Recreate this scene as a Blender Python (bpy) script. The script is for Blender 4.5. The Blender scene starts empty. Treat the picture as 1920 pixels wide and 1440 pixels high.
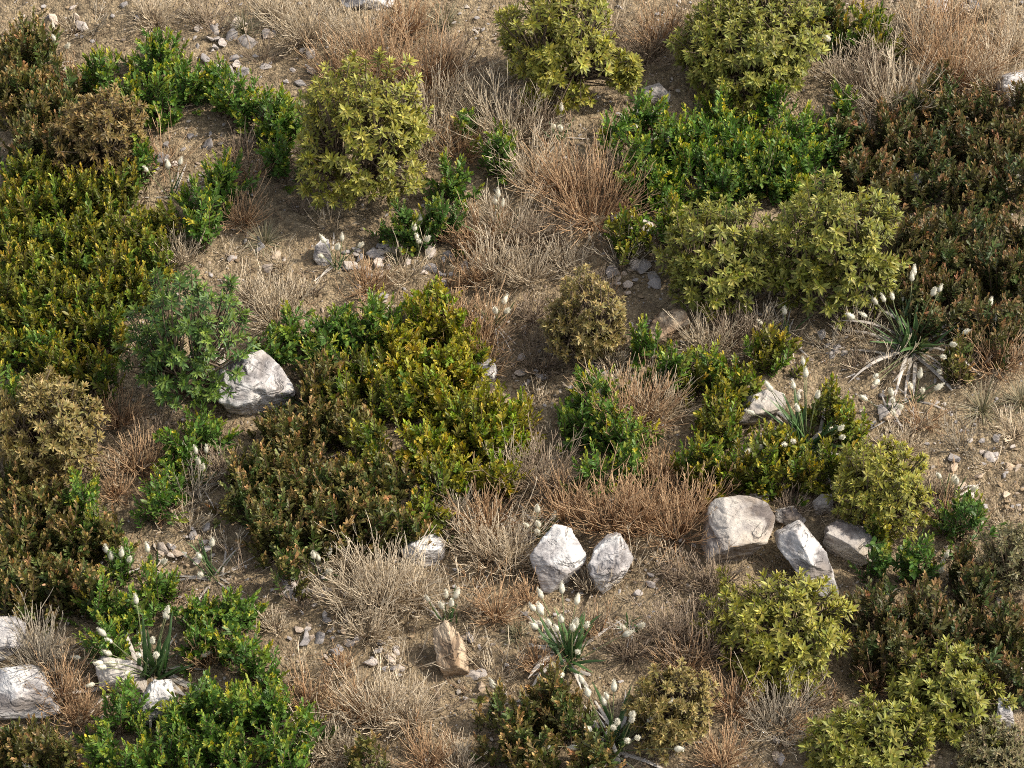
import bpy, bmesh, math
import numpy as np

# ------------------------------------------------------------------ scene, camera
scn = bpy.context.scene
COL = scn.collection
EL = math.radians(48.0)                 # camera looks 48 degrees down
SE, CE = math.sin(EL), math.cos(EL)
DIST, PPM = 14.0, 480.0                 # camera distance, photo pixels per metre at the centre
RV = np.array([1.0, 0.0, 0.0])
UV = np.array([0.0, SE, CE])
VV = np.array([0.0, -CE, SE])
CAM = VV * DIST
SUN_AZ, SUN_EL = math.radians(8.0), math.radians(44.0)   # from the right, slightly behind

rng = np.random.RandomState(7)

# ------------------------------------------------------------------ noise
_t2 = np.random.RandomState(1).rand(128, 128)
_t3 = np.random.RandomState(2).rand(32, 32, 32)

def vn2(x, y):
    xi = np.floor(x).astype(int); yi = np.floor(y).astype(int)
    fx = x - xi; fy = y - yi
    fx = fx * fx * (3 - 2 * fx); fy = fy * fy * (3 - 2 * fy)
    a = _t2[xi % 128, yi % 128]; b = _t2[(xi + 1) % 128, yi % 128]
    c = _t2[xi % 128, (yi + 1) % 128]; d = _t2[(xi + 1) % 128, (yi + 1) % 128]
    return (a * (1 - fx) + b * fx) * (1 - fy) + (c * (1 - fx) + d * fx) * fy - 0.5

def vn3(p):
    i = np.floor(p).astype(int); f = p - i
    f = f * f * (3 - 2 * f)
    r = 0
    for dx in (0, 1):
        for dy in (0, 1):
            for dz in (0, 1):
                w = (f[:, 0] if dx else 1 - f[:, 0]) * (f[:, 1] if dy else 1 - f[:, 1]) * (f[:, 2] if dz else 1 - f[:, 2])
                r = r + w * _t3[(i[:, 0] + dx) % 32, (i[:, 1] + dy) % 32, (i[:, 2] + dz) % 32]
    return r - 0.5

def fbm3(p, o=4):
    r = 0; a = 1.0
    for k in range(o):
        r = r + a * vn3(p * (2.03 ** k) + 7.3 * k); a *= 0.5
    return r

def H(x, y):
    """height of the ground (metres), low frequencies only"""
    x = np.asarray(x, float); y = np.asarray(y, float)
    r = 0.14 * vn2(x * 0.55 + 20, y * 0.55 + 31) + 0.07 * vn2(x * 1.6 + 3, y * 1.6 + 9) + 0.03 * vn2(x * 4.1 + 50, y * 4.1 + 5)
    return r

def at(px, py, dz=0.0):
    """photo pixel -> point on the ground, and photo pixels per metre there"""
    d = -VV * DIST + RV * (px - 960) / PPM + UV * (720 - py) / PPM
    z = 0.0
    for _ in range(14):
        t = (z + dz - CAM[2]) / d[2]
        p = CAM + d * t
        z = float(H(p[0], p[1]))
    p[2] = z + dz
    return p, PPM / t

def proj(p):
    q = np.asarray(p) - CAM
    dep = -(q @ VV)
    return 960 + (q @ RV) / dep * DIST * PPM, 720 - (q @ UV) / dep * DIST * PPM

# ------------------------------------------------------------------ mesh helpers
class MB:
    def __init__(self):
        self.v = []; self.c = []; self.f4 = []; self.f3 = []; self.n = 0
    def add(self, v, f4=None, f3=None, c=None):
        v = np.asarray(v, float).reshape(-1, 3)
        self.v.append(v)
        if c is None: c = np.ones((len(v), 3)) * 0.5
        c = np.asarray(c, float)
        if c.ndim == 1: c = np.tile(c, (len(v), 1))
        self.c.append(c)
        if f4 is not None and len(f4): self.f4.append(np.asarray(f4) + self.n)
        if f3 is not None and len(f3): self.f3.append(np.asarray(f3) + self.n)
        self.n += len(v)
    def mesh(self, name, mat, smooth=True, origin=None):
        v = np.concatenate(self.v)
        if origin is not None: v = v - np.asarray(origin)
        c = np.concatenate(self.c)
        f4 = np.concatenate(self.f4) if self.f4 else np.zeros((0, 4), int)
        f3 = np.concatenate(self.f3) if self.f3 else np.zeros((0, 3), int)
        me = bpy.data.meshes.new(name)
        me.vertices.add(len(v)); me.vertices.foreach_set('co', v.astype(np.float32).ravel())
        li = np.concatenate([f4.ravel(), f3.ravel()]).astype(np.int32)
        ls = np.concatenate([np.arange(len(f4)) * 4, len(f4) * 4 + np.arange(len(f3)) * 3]).astype(np.int32)
        me.loops.add(len(li)); me.loops.foreach_set('vertex_index', li)
        me.polygons.add(len(ls)); me.polygons.foreach_set('loop_start', ls)
        me.polygons.foreach_set('use_smooth', np.full(len(ls), smooth))
        at_ = me.attributes.new('Col', 'FLOAT_COLOR', 'POINT')
        at_.data.foreach_set('color', np.concatenate([c, np.ones((len(c), 1))], 1).astype(np.float32).ravel())
        me.materials.append(mat)
        me.update(calc_edges=True)
        return me
    def build(self, name, mat, parent=None, loc=None, smooth=True):
        me = self.mesh(name, mat, smooth, loc)
        o = bpy.data.objects.new(name, me); COL.objects.link(o)
        if parent is not None: o.parent = parent
        elif loc is not None: o.location = loc
        return o

def unit(a):
    return a / np.maximum(np.linalg.norm(a, axis=-1, keepdims=True), 1e-9)

LANCE = dict(t=[0.22, 0.52, 0.8], w=[0.62, 1.0, 0.58])
OVATE = dict(t=[0.35, 0.75], w=[0.9, 0.8])

def leaves(mb, o, d, n, L, W, fold, curl, col, prof):
    """batch of leaves; o,d,n (m,3); L,W,fold,curl (m,); col (m,3)"""
    m = len(o)
    if m == 0: return
    s = unit(np.cross(d, n)); n = unit(np.cross(s, d))
    rows = len(prof['t'])
    pts = [(0, 0)]
    for t, w in zip(prof['t'], prof['w']): pts += [(t, -w / 2), (t, 0), (t, w / 2)]
    pts.append((1, 0))
    pts = np.array(pts)
    T = pts[:, 0][None, :]; Y = pts[:, 1][None, :]
    z = -curl[:, None] * T ** 2 * L[:, None] + fold[:, None] * np.abs(Y) * W[:, None]
    v = o[:, None, :] + d[:, None, :] * (T * L[:, None])[..., None] + s[:, None, :] * (Y * W[:, None])[..., None] + n[:, None, :] * z[..., None]
    k = len(pts)
    f4 = []; f3 = [(0, 2, 1), (0, 3, 2)]
    for r in range(rows - 1):
        a = 1 + 3 * r
        f4 += [(a, a + 1, a + 4, a + 3), (a + 1, a + 2, a + 5, a + 4)]
    a = 1 + 3 * (rows - 1)
    f3 += [(a, a + 1, k - 1), (a + 1, a + 2, k - 1)]
    off = (np.arange(m) * k)[:, None, None]
    F4 = (np.array(f4)[None] + off).reshape(-1, 4) if f4 else None
    F3 = (np.array(f3)[None] + off).reshape(-1, 3)
    mb.add(v.reshape(-1, 3), F4, F3, np.repeat(col, k, axis=0))

def tubes(mb, P, R, C, sides=3):
    """P (n,k,3) paths, R (n,k) radii, C (n,k,3) or (n,3) colours"""
    n, k, _ = P.shape
    if n == 0: return
    tan = np.gradient(P, axis=1); tan = unit(tan)
    ref = np.where(np.abs(tan[..., 2:3]) > 0.9, np.array([1.0, 0.1, 0]), np.array([0.0, 0, 1.0]))
    a = unit(np.cross(tan, ref)); b = np.cross(tan, a)
    ang = np.arange(sides) * 2 * math.pi / sides
    v = P[:, :, None, :] + R[:, :, None, None] * (a[:, :, None, :] * np.cos(ang)[None, None, :, None] + b[:, :, None, :] * np.sin(ang)[None, None, :, None])
    idx = np.arange(n * k * sides).reshape(n, k, sides)
    A = idx[:, :-1]; B = idx[:, 1:]
    F = np.stack([A, np.roll(A, -1, 2), np.roll(B, -1, 2), B], -1).reshape(-1, 4)
    if C.ndim == 2: C = np.repeat(C[:, None], k, 1)
    mb.add(v.reshape(-1, 3), F, None, np.repeat(C.reshape(-1, 3), sides, 0))

def strips(mb, P, W, S, C, fold=0.25):
    """flat blades with a folded midrib: P (n,k,3), W (n,k), S (n,3) side vectors, C (n,k,3)"""
    n, k, _ = P.shape
    tan = unit(np.gradient(P, axis=1))
    s = unit(S[:, None, :] - tan * np.sum(S[:, None, :] * tan, -1, keepdims=True))
    nn = np.cross(s, tan)
    e = fold * W[..., None] * nn
    v = np.stack([P - s * W[..., None] / 2 + e, P, P + s * W[..., None] / 2 + e], 2)
    idx = np.arange(n * k * 3).reshape(n, k, 3)
    A = idx[:, :-1]; B = idx[:, 1:]
    F = np.concatenate([np.stack([A[..., j], A[..., j + 1], B[..., j + 1], B[..., j]], -1).reshape(-1, 4) for j in (0, 1)])
    mb.add(v.reshape(-1, 3), F, None, np.repeat(C.reshape(-1, 3), 3, 0))

def bez(a, b, c, k):
    t = np.linspace(0, 1, k)[None, :, None]
    return (1 - t) ** 2 * a[:, None] + 2 * t * (1 - t) * b[:, None] + t ** 2 * c[:, None]

# ------------------------------------------------------------------ materials
def new_mat(name):
    m = bpy.data.materials.new(name); m.use_nodes = True
    nt = m.node_tree; nt.nodes.clear()
    return m, nt, nt.nodes, nt.links

def leaf_mat(name, rough=0.42, trans=0.28, spec=0.5, bump=0.0):
    m, nt, N, Lk = new_mat(name)
    out = N.new('ShaderNodeOutputMaterial')
    at_ = N.new('ShaderNodeAttribute'); at_.attribute_name = 'Col'
    p = N.new('ShaderNodeBsdfPrincipled'); p.inputs['Roughness'].default_value = rough
    p.inputs['Specular IOR Level'].default_value = spec
    geo = N.new('ShaderNodeTexCoord')
    nz = N.new('ShaderNodeTexNoise'); nz.inputs['Scale'].default_value = 90; nz.inputs['Detail'].default_value = 3
    Lk.new(geo.outputs['Object'], nz.inputs['Vector'])
    mr = N.new('ShaderNodeMapRange'); mr.inputs['To Min'].default_value = 0.7; mr.inputs['To Max'].default_value = 1.3
    Lk.new(nz.outputs['Fac'], mr.inputs['Value'])
    mul = N.new('ShaderNodeVectorMath'); mul.operation = 'SCALE'
    Lk.new(at_.outputs['Color'], mul.inputs[0]); Lk.new(mr.outputs['Result'], mul.inputs['Scale'])
    Lk.new(mul.outputs['Vector'], p.inputs['Base Color'])
    if trans > 0:
        t = N.new('ShaderNodeBsdfTranslucent')
        hs = N.new('ShaderNodeHueSaturation'); hs.inputs['Saturation'].default_value = 1.15; hs.inputs['Value'].default_value = 1.1
        Lk.new(mul.outputs['Vector'], hs.inputs['Color']); Lk.new(hs.outputs['Color'], t.inputs['Color'])
        mx = N.new('ShaderNodeMixShader'); mx.inputs['Fac'].default_value = trans
        Lk.new(p.outputs[0], mx.inputs[1]); Lk.new(t.outputs[0], mx.inputs[2]); Lk.new(mx.outputs[0], out.inputs['Surface'])
    else:
        Lk.new(p.outputs[0], out.inputs['Surface'])
    return m

M_BROAD = leaf_mat('broad_leaf', 0.48, 0.28, 0.35)
M_SMALL = leaf_mat('small_leaf', 0.48, 0.28, 0.35)
M_TWIG = leaf_mat('dry_twig', 0.7, 0.0, 0.25)
M_BARK = leaf_mat('bark', 0.85, 0.0, 0.2)
M_BLADE = leaf_mat('grass_blade', 0.5, 0.2, 0.4)
M_HEAD = leaf_mat('seed_head', 0.9, 0.3, 0.1)

def ramp(N, stops):
    r = N.new('ShaderNodeValToRGB'); cr = r.color_ramp
    while len(cr.elements) < len(stops): cr.elements.new(0.5)
    for e, (p, c) in zip(cr.elements, stops):
        e.position = p; e.color = (*c, 1)
    return r

def rock_mat(name, light, mid, dark, stain, strata_rot=(0.4, 0.3, 0.7), stain_amt=0.35, crack=0.6):
    m, nt, N, Lk = new_mat(name)
    out = N.new('ShaderNodeOutputMaterial'); p = N.new('ShaderNodeBsdfPrincipled')
    p.inputs['Roughness'].default_value = 0.85; p.inputs['Specular IOR Level'].default_value = 0.25
    tc = N.new('ShaderNodeTexCoord'); mp = N.new('ShaderNodeMapping')
    mp.inputs['Rotation'].default_value = strata_rot; mp.inputs['Scale'].default_value = (4.5, 4.5, 17)
    Lk.new(tc.outputs['Object'], mp.inputs['Vector'])
    oi = N.new('ShaderNodeObjectInfo')
    ad = N.new('ShaderNodeVectorMath'); ad.operation = 'ADD'
    cmb = N.new('ShaderNodeCombineXYZ')
    sc = N.new('ShaderNodeMath'); sc.operation = 'MULTIPLY'; sc.inputs[1].default_value = 40
    Lk.new(oi.outputs['Random'], sc.inputs[0]); Lk.new(sc.outputs[0], cmb.inputs[0]); Lk.new(sc.outputs[0], cmb.inputs[2])
    Lk.new(mp.outputs['Vector'], ad.inputs[0]); Lk.new(cmb.outputs[0], ad.inputs[1])
    n1 = N.new('ShaderNodeTexNoise'); n1.inputs['Scale'].default_value = 1.0; n1.inputs['Detail'].default_value = 8; n1.inputs['Roughness'].default_value = 0.62; n1.inputs['Distortion'].default_value = 0.6
    Lk.new(ad.outputs[0], n1.inputs['Vector'])
    r1 = ramp(N, [(0.36, dark), (0.46, mid), (0.55, light), (0.8, tuple(min(1, c * 1.12) for c in light))])
    Lk.new(n1.outputs['Fac'], r1.inputs['Fac'])
    # thin dark cracks along the bedding
    mp2 = N.new('ShaderNodeMapping'); mp2.inputs['Rotation'].default_value = strata_rot; mp2.inputs['Scale'].default_value = (4, 4, 15)
    Lk.new(tc.outputs['Object'], mp2.inputs['Vector'])
    n2 = N.new('ShaderNodeTexNoise'); n2.inputs['Scale'].default_value = 1.3; n2.inputs['Detail'].default_value = 5; n2.inputs['Distortion'].default_value = 1.2
    ad2 = N.new('ShaderNodeVectorMath'); ad2.operation = 'ADD'
    Lk.new(mp2.outputs[0], ad2.inputs[0]); Lk.new(cmb.outputs[0], ad2.inputs[1]); Lk.new(ad2.outputs[0], n2.inputs['Vector'])
    sb = N.new('ShaderNodeMath'); sb.operation = 'SUBTRACT'; sb.inputs[1].default_value = 0.5
    ab = N.new('ShaderNodeMath'); ab.operation = 'ABSOLUTE'
    Lk.new(n2.outputs['Fac'], sb.inputs[0]); Lk.new(sb.outputs[0], ab.inputs[0])
    cr = ramp(N, [(0.0, (1, 1, 1)), (0.028, (0, 0, 0))])
    Lk.new(ab.outputs[0], cr.inputs['Fac'])
    n3 = N.new('ShaderNodeTexNoise'); n3.inputs['Scale'].default_value = 7; n3.inputs['Detail'].default_value = 6
    Lk.new(tc.outputs['Object'], n3.inputs['Vector'])
    st = ramp(N, [(0.46, (0, 0, 0)), (0.66, (1, 1, 1))]); Lk.new(n3.outputs['Fac'], st.inputs['Fac'])
    ms = N.new('ShaderNodeMath'); ms.operation = 'MULTIPLY'; ms.inputs[1].default_value = stain_amt
    Lk.new(st.outputs['Color'], ms.inputs[0])
    mx = N.new('ShaderNodeMix'); mx.data_type = 'RGBA'
    Lk.new(ms.outputs[0], mx.inputs['Factor']); Lk.new(r1.outputs['Color'], mx.inputs['A']); mx.inputs['B'].default_value = (*stain, 1)
    # cracks gate
    gt = N.new('ShaderNodeMath'); gt.operation = 'MULTIPLY'
    n4 = N.new('ShaderNodeTexNoise'); n4.inputs['Scale'].default_value = 11; Lk.new(tc.outputs['Object'], n4.inputs['Vector'])
    g4 = ramp(N, [(0.45, (0, 0, 0)), (0.6, (1, 1, 1))]); Lk.new(n4.outputs['Fac'], g4.inputs['Fac'])
    Lk.new(cr.outputs['Color'], gt.inputs[0]); Lk.new(g4.outputs['Color'], gt.inputs[1])
    gt2 = N.new('ShaderNodeMath'); gt2.operation = 'MULTIPLY'; gt2.inputs[1].default_value = crack; Lk.new(gt.outputs[0], gt2.inputs[0])
    mx2 = N.new('ShaderNodeMix'); mx2.data_type = 'RGBA'
    Lk.new(gt2.outputs[0], mx2.inputs['Factor']); Lk.new(mx.outputs['Result'], mx2.inputs['A']); mx2.inputs['B'].default_value = (dark[0] * .4, dark[1] * .4, dark[2] * .4, 1)
    Lk.new(mx2.outputs['Result'], p.inputs['Base Color'])
    # bump
    n5 = N.new('ShaderNodeTexNoise'); n5.inputs['Scale'].default_value = 38; n5.inputs['Detail'].default_value = 5; n5.inputs['Roughness'].default_value = 0.55
    Lk.new(tc.outputs['Object'], n5.inputs['Vector'])
    s1 = N.new('ShaderNodeMath'); s1.operation = 'MULTIPLY_ADD'; s1.inputs[1].default_value = 4.0
    Lk.new(n1.outputs['Fac'], s1.inputs[0]); Lk.new(n5.outputs['Fac'], s1.inputs[2])
    s2 = N.new('ShaderNodeMath'); s2.operation = 'SUBTRACT'; Lk.new(s1.outputs[0], s2.inputs[0]); Lk.new(gt.outputs[0], s2.inputs[1])
    bp = N.new('ShaderNodeBump'); bp.inputs['Strength'].default_value = 0.9; bp.inputs['Distance'].default_value = 0.008
    Lk.new(s2.outputs[0], bp.inputs['Height']); Lk.new(bp.outputs[0], p.inputs['Normal'])
    Lk.new(p.outputs[0], out.inputs['Surface'])
    return m

M_WHITE = rock_mat('white_limestone', (0.50, 0.485, 0.465), (0.35, 0.33, 0.32), (0.15, 0.138, 0.135), (0.45, 0.36, 0.27), stain_amt=0.25)
M_GREY = rock_mat('grey_limestone', (0.42, 0.385, 0.34), (0.30, 0.27, 0.245), (0.12, 0.10, 0.09), (0.36, 0.27, 0.17), (0.2, 0.6, 0.3), 0.4, 0.5)
M_BROWN = rock_mat('brown_stone', (0.44, 0.345, 0.24), (0.22, 0.155, 0.10), (0.055, 0.04, 0.03), (0.34, 0.22, 0.12), (0.5, 0.35, 0.9), 0.4, 0.9)

def pebble_mat():
    m, nt, N, Lk = new_mat('pebble_stone')
    out = N.new('ShaderNodeOutputMaterial'); p = N.new('ShaderNodeBsdfPrincipled'); p.inputs['Roughness'].default_value = 0.9
    p.inputs['Specular IOR Level'].default_value = 0.2
    at_ = N.new('ShaderNodeAttribute'); at_.attribute_name = 'Col'
    oi = N.new('ShaderNodeObjectInfo')
    r = ramp(N, [(0.0, (0.62, 0.6, 0.6)), (0.4, (0.85, 0.82, 0.8)), (0.7, (1.1, 1.02, 0.94)), (0.85, (1.15, 0.92, 0.66)), (1.0, (0.9, 0.86, 0.84))])
    Lk.new(oi.outputs['Random'], r.inputs['Fac'])
    mx = N.new('ShaderNodeMix'); mx.data_type = 'RGBA'; mx.blend_type = 'MULTIPLY'; mx.inputs['Factor'].default_value = 1
    Lk.new(at_.outputs['Color'], mx.inputs['A']); Lk.new(r.outputs['Color'], mx.inputs['B'])
    tc = N.new('ShaderNodeTexCoord'); nz = N.new('ShaderNodeTexNoise'); nz.inputs['Scale'].default_value = 70; nz.inputs['Detail'].default_value = 6
    Lk.new(tc.outputs['Object'], nz.inputs['Vector'])
    mr = N.new('ShaderNodeMapRange'); mr.inputs['To Min'].default_value = 0.55; mr.inputs['To Max'].default_value = 1.4; Lk.new(nz.outputs['Fac'], mr.inputs['Value'])
    mul = N.new('ShaderNodeVectorMath'); mul.operation = 'SCALE'; Lk.new(mx.outputs['Result'], mul.inputs[0]); Lk.new(mr.outputs['Result'], mul.inputs['Scale'])
    Lk.new(mul.outputs['Vector'], p.inputs['Base Color'])
    bp = N.new('ShaderNodeBump'); bp.inputs['Strength'].default_value = 0.6; bp.inputs['Distance'].default_value = 0.004
    Lk.new(nz.outputs['Fac'], bp.inputs['Height']); Lk.new(bp.outputs[0], p.inputs['Normal'])
    Lk.new(p.outputs[0], out.inputs['Surface'])
    return m
M_PEB = pebble_mat()

def soil_mat():
    m, nt, N, Lk = new_mat('dry_soil')
    out = N.new('ShaderNodeOutputMaterial'); p = N.new('ShaderNodeBsdfPrincipled'); p.inputs['Roughness'].default_value = 0.95
    p.inputs['Specular IOR Level'].default_value = 0.15
    tc = N.new('ShaderNodeTexCoord')
    def noise(s, d=6, r=0.6):
        n = N.new('ShaderNodeTexNoise'); n.inputs['Scale'].default_value = s; n.inputs['Detail'].default_value = d; n.inputs['Roughness'].default_value = r
        Lk.new(tc.outputs['Object'], n.inputs['Vector']); return n
    big = noise(1.7, 4); mid = noise(16, 6, 0.65); fine = noise(140, 5, 0.7)
    c1 = ramp(N, [(0.3, (0.180, 0.142, 0.097)), (0.5, (0.315, 0.248, 0.160)), (0.72, (0.43, 0.35, 0.235))])
    Lk.new(mid.outputs['Fac'], c1.inputs['Fac'])
    c2 = ramp(N, [(0.3, (0.80, 0.78, 0.76)), (0.7, (1.12, 1.10, 1.06))]); Lk.new(big.outputs['Fac'], c2.inputs['Fac'])
    mx = N.new('ShaderNodeMix'); mx.data_type = 'RGBA'; mx.blend_type = 'MULTIPLY'; mx.inputs['Factor'].default_value = 1
    Lk.new(c1.outputs['Color'], mx.inputs['A']); Lk.new(c2.outputs['Color'], mx.inputs['B'])
    vor = N.new('ShaderNodeTexVoronoi'); vor.inputs['Scale'].default_value = 95; vor.inputs['Randomness'].default_value = 1
    Lk.new(tc.outputs['Object'], vor.inputs['Vector'])
    hs = N.new('ShaderNodeSeparateColor'); Lk.new(vor.outputs['Color'], hs.inputs['Color'])
    gr = ramp(N, [(0.0, (0.62, 0.60, 0.58)), (0.6, (1.0, 1.0, 1.0)), (0.85, (1.18, 1.15, 1.1)), (1.0, (1.5, 1.48, 1.45))])
    Lk.new(hs.outputs[0], gr.inputs['Fac'])
    mx2 = N.new('ShaderNodeMix'); mx2.data_type = 'RGBA'; mx2.blend_type = 'MULTIPLY'; mx2.inputs['Factor'].default_value = 0.75
    Lk.new(mx.outputs['Result'], mx2.inputs['A']); Lk.new(gr.outputs['Color'], mx2.inputs['B'])
    Lk.new(mx2.outputs['Result'], p.inputs['Base Color'])
    s = N.new('ShaderNodeMath'); s.operation = 'MULTIPLY_ADD'; s.inputs[1].default_value = -0.9
    Lk.new(vor.outputs['Distance'], s.inputs[0]); Lk.new(fine.outputs['Fac'], s.inputs[2])
    bp = N.new('ShaderNodeBump'); bp.inputs['Strength'].default_value = 1.0; bp.inputs['Distance'].default_value = 0.014
    Lk.new(s.outputs[0], bp.inputs['Height']); Lk.new(bp.outputs[0], p.inputs['Normal'])
    Lk.new(p.outputs[0], out.inputs['Surface'])
    return m
M_SOIL = soil_mat()

# ------------------------------------------------------------------ ground
def build_ground():
    def axis(lo, hi, step, far):
        core = np.arange(lo, hi + step / 2, step)
        g = []; d = step * 2; x = hi
        while x < far: x += d; d *= 1.35; g.append(x)
        g2 = []; d = step * 2; x = lo
        while x > -far: x -= d; d *= 1.35; g2.append(x)
        return np.concatenate([g2[::-1], core, g])
    xs = axis(-2.4, 2.4, 0.0075, 60); ys = axis(-2.35, 2.75, 0.0075, 60)
    X, Y = np.meshgrid(xs, ys, indexing='ij')
    Z = H(X, Y)
    Z = Z + 0.012 * vn2(X * 11, Y * 11) + 0.012 * vn2(X * 27 + 9, Y * 27) + 0.017 * vn2(X * 62, Y * 62 + 4)
    crumb = vn2(X * 48 + 3, Y * 48 + 8); Z = Z + 0.010 * np.clip(crumb - 0.18, 0, 1)
    v = np.stack([X, Y, Z], -1).reshape(-1, 3)
    idx = np.arange(len(v)).reshape(len(xs), len(ys))
    f = np.stack([idx[:-1, :-1], idx[1:, :-1], idx[1:, 1:], idx[:-1, 1:]], -1).reshape(-1, 4)
    mb = MB(); mb.add(v, f)
    o = mb.build('ground', M_SOIL); o['kind'] = 'structure'
build_ground()

# ------------------------------------------------------------------ registry for labels
LAND = []      # (phrase, px, py)
ITEMS = []     # (obj, desc, px, py, category, group)

def tag(o, label, cat, group=None):
    o['label'] = label; o['category'] = cat
    if group: o['group'] = group

def empty(name, loc):
    o = bpy.data.objects.new(name, None); COL.objects.link(o); o.location = loc; o.empty_display_size = 0.1
    return o

# ------------------------------------------------------------------ broad-leaved bushes
BROADPAL = {
    'yellow': ((0.165, 0.165, 0.028), (0.42, 0.390, 0.085)),
    'lime':   ((0.145, 0.155, 0.028), (0.37, 0.355, 0.085)),
    'green':  ((0.060, 0.115, 0.026), (0.21, 0.290, 0.060)),
    'olive':  ((0.155, 0.125, 0.036), (0.40, 0.310, 0.125)),
    'brown':  ((0.150, 0.108, 0.034), (0.37, 0.265, 0.105)),
    'grey':   ((0.145, 0.135, 0.060), (0.30, 0.260, 0.140)),
}

def broad_bush(cx, cy, w, h, kind, seed, label, phrase, density=1.0, leaf=1.0, lobes=None):
    leaf = leaf * 0.68
    r = np.random.RandomState(seed)
    hw, hh = w / 2 / PPM, h / 2 / PPM
    a = hw * 0.97
    b = math.sqrt(max((hh * 0.95) ** 2 - (a * SE) ** 2, (0.55 * a) ** 2 * CE * CE)) / CE
    b = min(b, 1.35 * a)
    zc = b * 0.82
    p0, s = at(cx, cy + zc * CE * PPM)
    k = PPM / s; a *= k; b *= k; zc = b * 0.82
    root = empty('broad_leaved_bush', p0)
    # shoot tips on an uneven ellipsoid shell
    n = int(215 * density * (a / 0.27) ** 1.7 / leaf ** 1.4)
    d = unit(r.randn(n * 3, 3)); d = d[d[:, 2] > -0.55][:n]
    n = len(d)
    gapn = fbm3(d * 3.3 + seed * 5.7, 3)
    d = d[gapn > -0.30]; n = len(d)              # holes in the crown
    lump = 1 + 0.48 * fbm3(d * 1.7 + seed * 3.1, 3)
    depth = np.where(r.rand(n) < 0.72, r.uniform(0.80, 1.05, n), r.uniform(0.45, 0.82, n))
    tip = d * np.array([a, a, b]) * (lump * depth)[:, None]
    tip[:, 2] += zc
    if lobes:
        for (lx, ly, lr) in lobes:      # extra outgrowing lobe: pixel offsets
            m = int(n * 0.2)
            off = RV * lx / s - UV * ly / s
            dd = unit(r.randn(m, 3) + np.array([0, -.3, .6]))
            tip = np.concatenate([tip, off + np.array([0, 0, zc]) + dd * (lr / s) * r.uniform(.5, 1, (m, 1))]); d = np.concatenate([d, dd])
        n = len(tip)
    keep = tip[:, 2] > 0.03; tip = tip[keep]; d = d[keep]; n = len(tip)
    T = unit(d * np.array([0.85, 0.85, 0.6]) + np.array([0, -0.12, 0.72]) + r.randn(n, 3) * 0.22)
    young, old = np.array(BROADPAL[kind][1]), np.array(BROADPAL[kind][0])
    # leaves: rosette + whorls down the shoot
    M = 21
    j = np.arange(M)[None, :]
    ang = j * 2.39996 + r.rand(n, 1) * 6.28 + r.randn(n, M) * 0.25
    frac = j / (M - 1.0) + np.zeros((n, 1))                # 0 top .. 1 low
    pol = np.radians(14 + 66 * frac ** 0.75 + r.randn(n, M) * 9)
    back = (0.008 + 0.080 * frac ** 1.7) * leaf * r.uniform(0.7, 1.3, (n, 1))
    ref = unit(np.cross(T, unit(r.randn(n, 3)))); ref2 = np.cross(T, ref)
    side = ref[:, None] * np.cos(ang)[..., None] + ref2[:, None] * np.sin(ang)[..., None]
    ld = T[:, None] * np.cos(pol)[..., None] + side * np.sin(pol)[..., None]
    ld[..., 2] -= 0.03 + 0.06 * frac
    ld = unit(ld)
    nrm = T[:, None] * np.sin(pol)[..., None] - side * np.cos(pol)[..., None] + r.randn(n, M, 3) * 0.14
    org = tip[:, None] - T[:, None] * back[..., None]
    size = r.uniform(0.78, 1.22, (n, 1)) * leaf
    L = (0.030 + 0.026 * np.sin(np.clip(frac * 1.25, 0, 1) * math.pi / 1.6)) * size * r.uniform(0.8, 1.15, (n, M))
    W = L * r.uniform(0.25, 0.33, (n, M))
    mixf = np.clip(1.02 - 1.5 * frac + r.randn(n, M) * 0.16 + r.randn(n, 1) * 0.18, 0, 1)[..., None]
    col = old * (1 - mixf) + young * mixf
    col = col * r.uniform(0.82, 1.18, (n, M, 1)) * r.uniform(0.85, 1.15, (n, 1, 1)) * (1 + r.randn(n, M, 3) * 0.05)
    sel = r.rand(n, M) > 0.08
    mb = MB()
    g = lambda x: x[sel]
    leaves(mb, g(org), g(ld), g(nrm), g(L), g(W), np.full(sel.sum(), 0.35), r.uniform(-0.05, 0.28, sel.sum()), np.clip(g(col), 0.004, 1), LANCE)
    mb.build('foliage', M_BROAD, root)
    # branches
    nl = 9
    az = r.rand(nl) * 6.28
    le = np.stack([np.cos(az) * a * 0.45, np.sin(az) * a * 0.45, np.full(nl, zc * 0.9) * r.uniform(.7, 1.2, nl)], -1)
    st = np.stack([np.cos(az) * 0.015, np.sin(az) * 0.015, np.full(nl, -0.03)], -1)
    md = np.stack([np.cos(az) * a * 0.3, np.sin(az) * a * 0.3, np.full(nl, zc * 0.25)], -1)
    P = bez(st, md, le, 8); P = P + r.randn(*P.shape) * 0.004
    bb = MB()
    bc = np.array([0.10, 0.075, 0.05])
    tubes(bb, P, np.linspace(0.009, 0.005, 8)[None] * np.ones((nl, 1)), np.tile(bc, (nl, 1)), 5)
    near = np.argmin(((tip[:, None] - le[None]) ** 2).sum(-1), 1)
    tt = r.randint(3, 8, n)
    s0 = P[near, tt]
    s1 = (s0 + tip) / 2 + np.array([0, 0, -0.015]) + r.randn(n, 3) * 0.012
    Q = bez(s0, s1, tip, 7)
    tubes(bb, Q, np.linspace(0.0042, 0.0022, 7)[None] * np.ones((n, 1)), np.tile(bc * 1.3, (n, 1)), 3)
    bb.build('branches', M_BARK, root)
    tag(root, label, 'bush', 'broad-leaved bushes on the slope')
    LAND.append((phrase, cx, cy))

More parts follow.
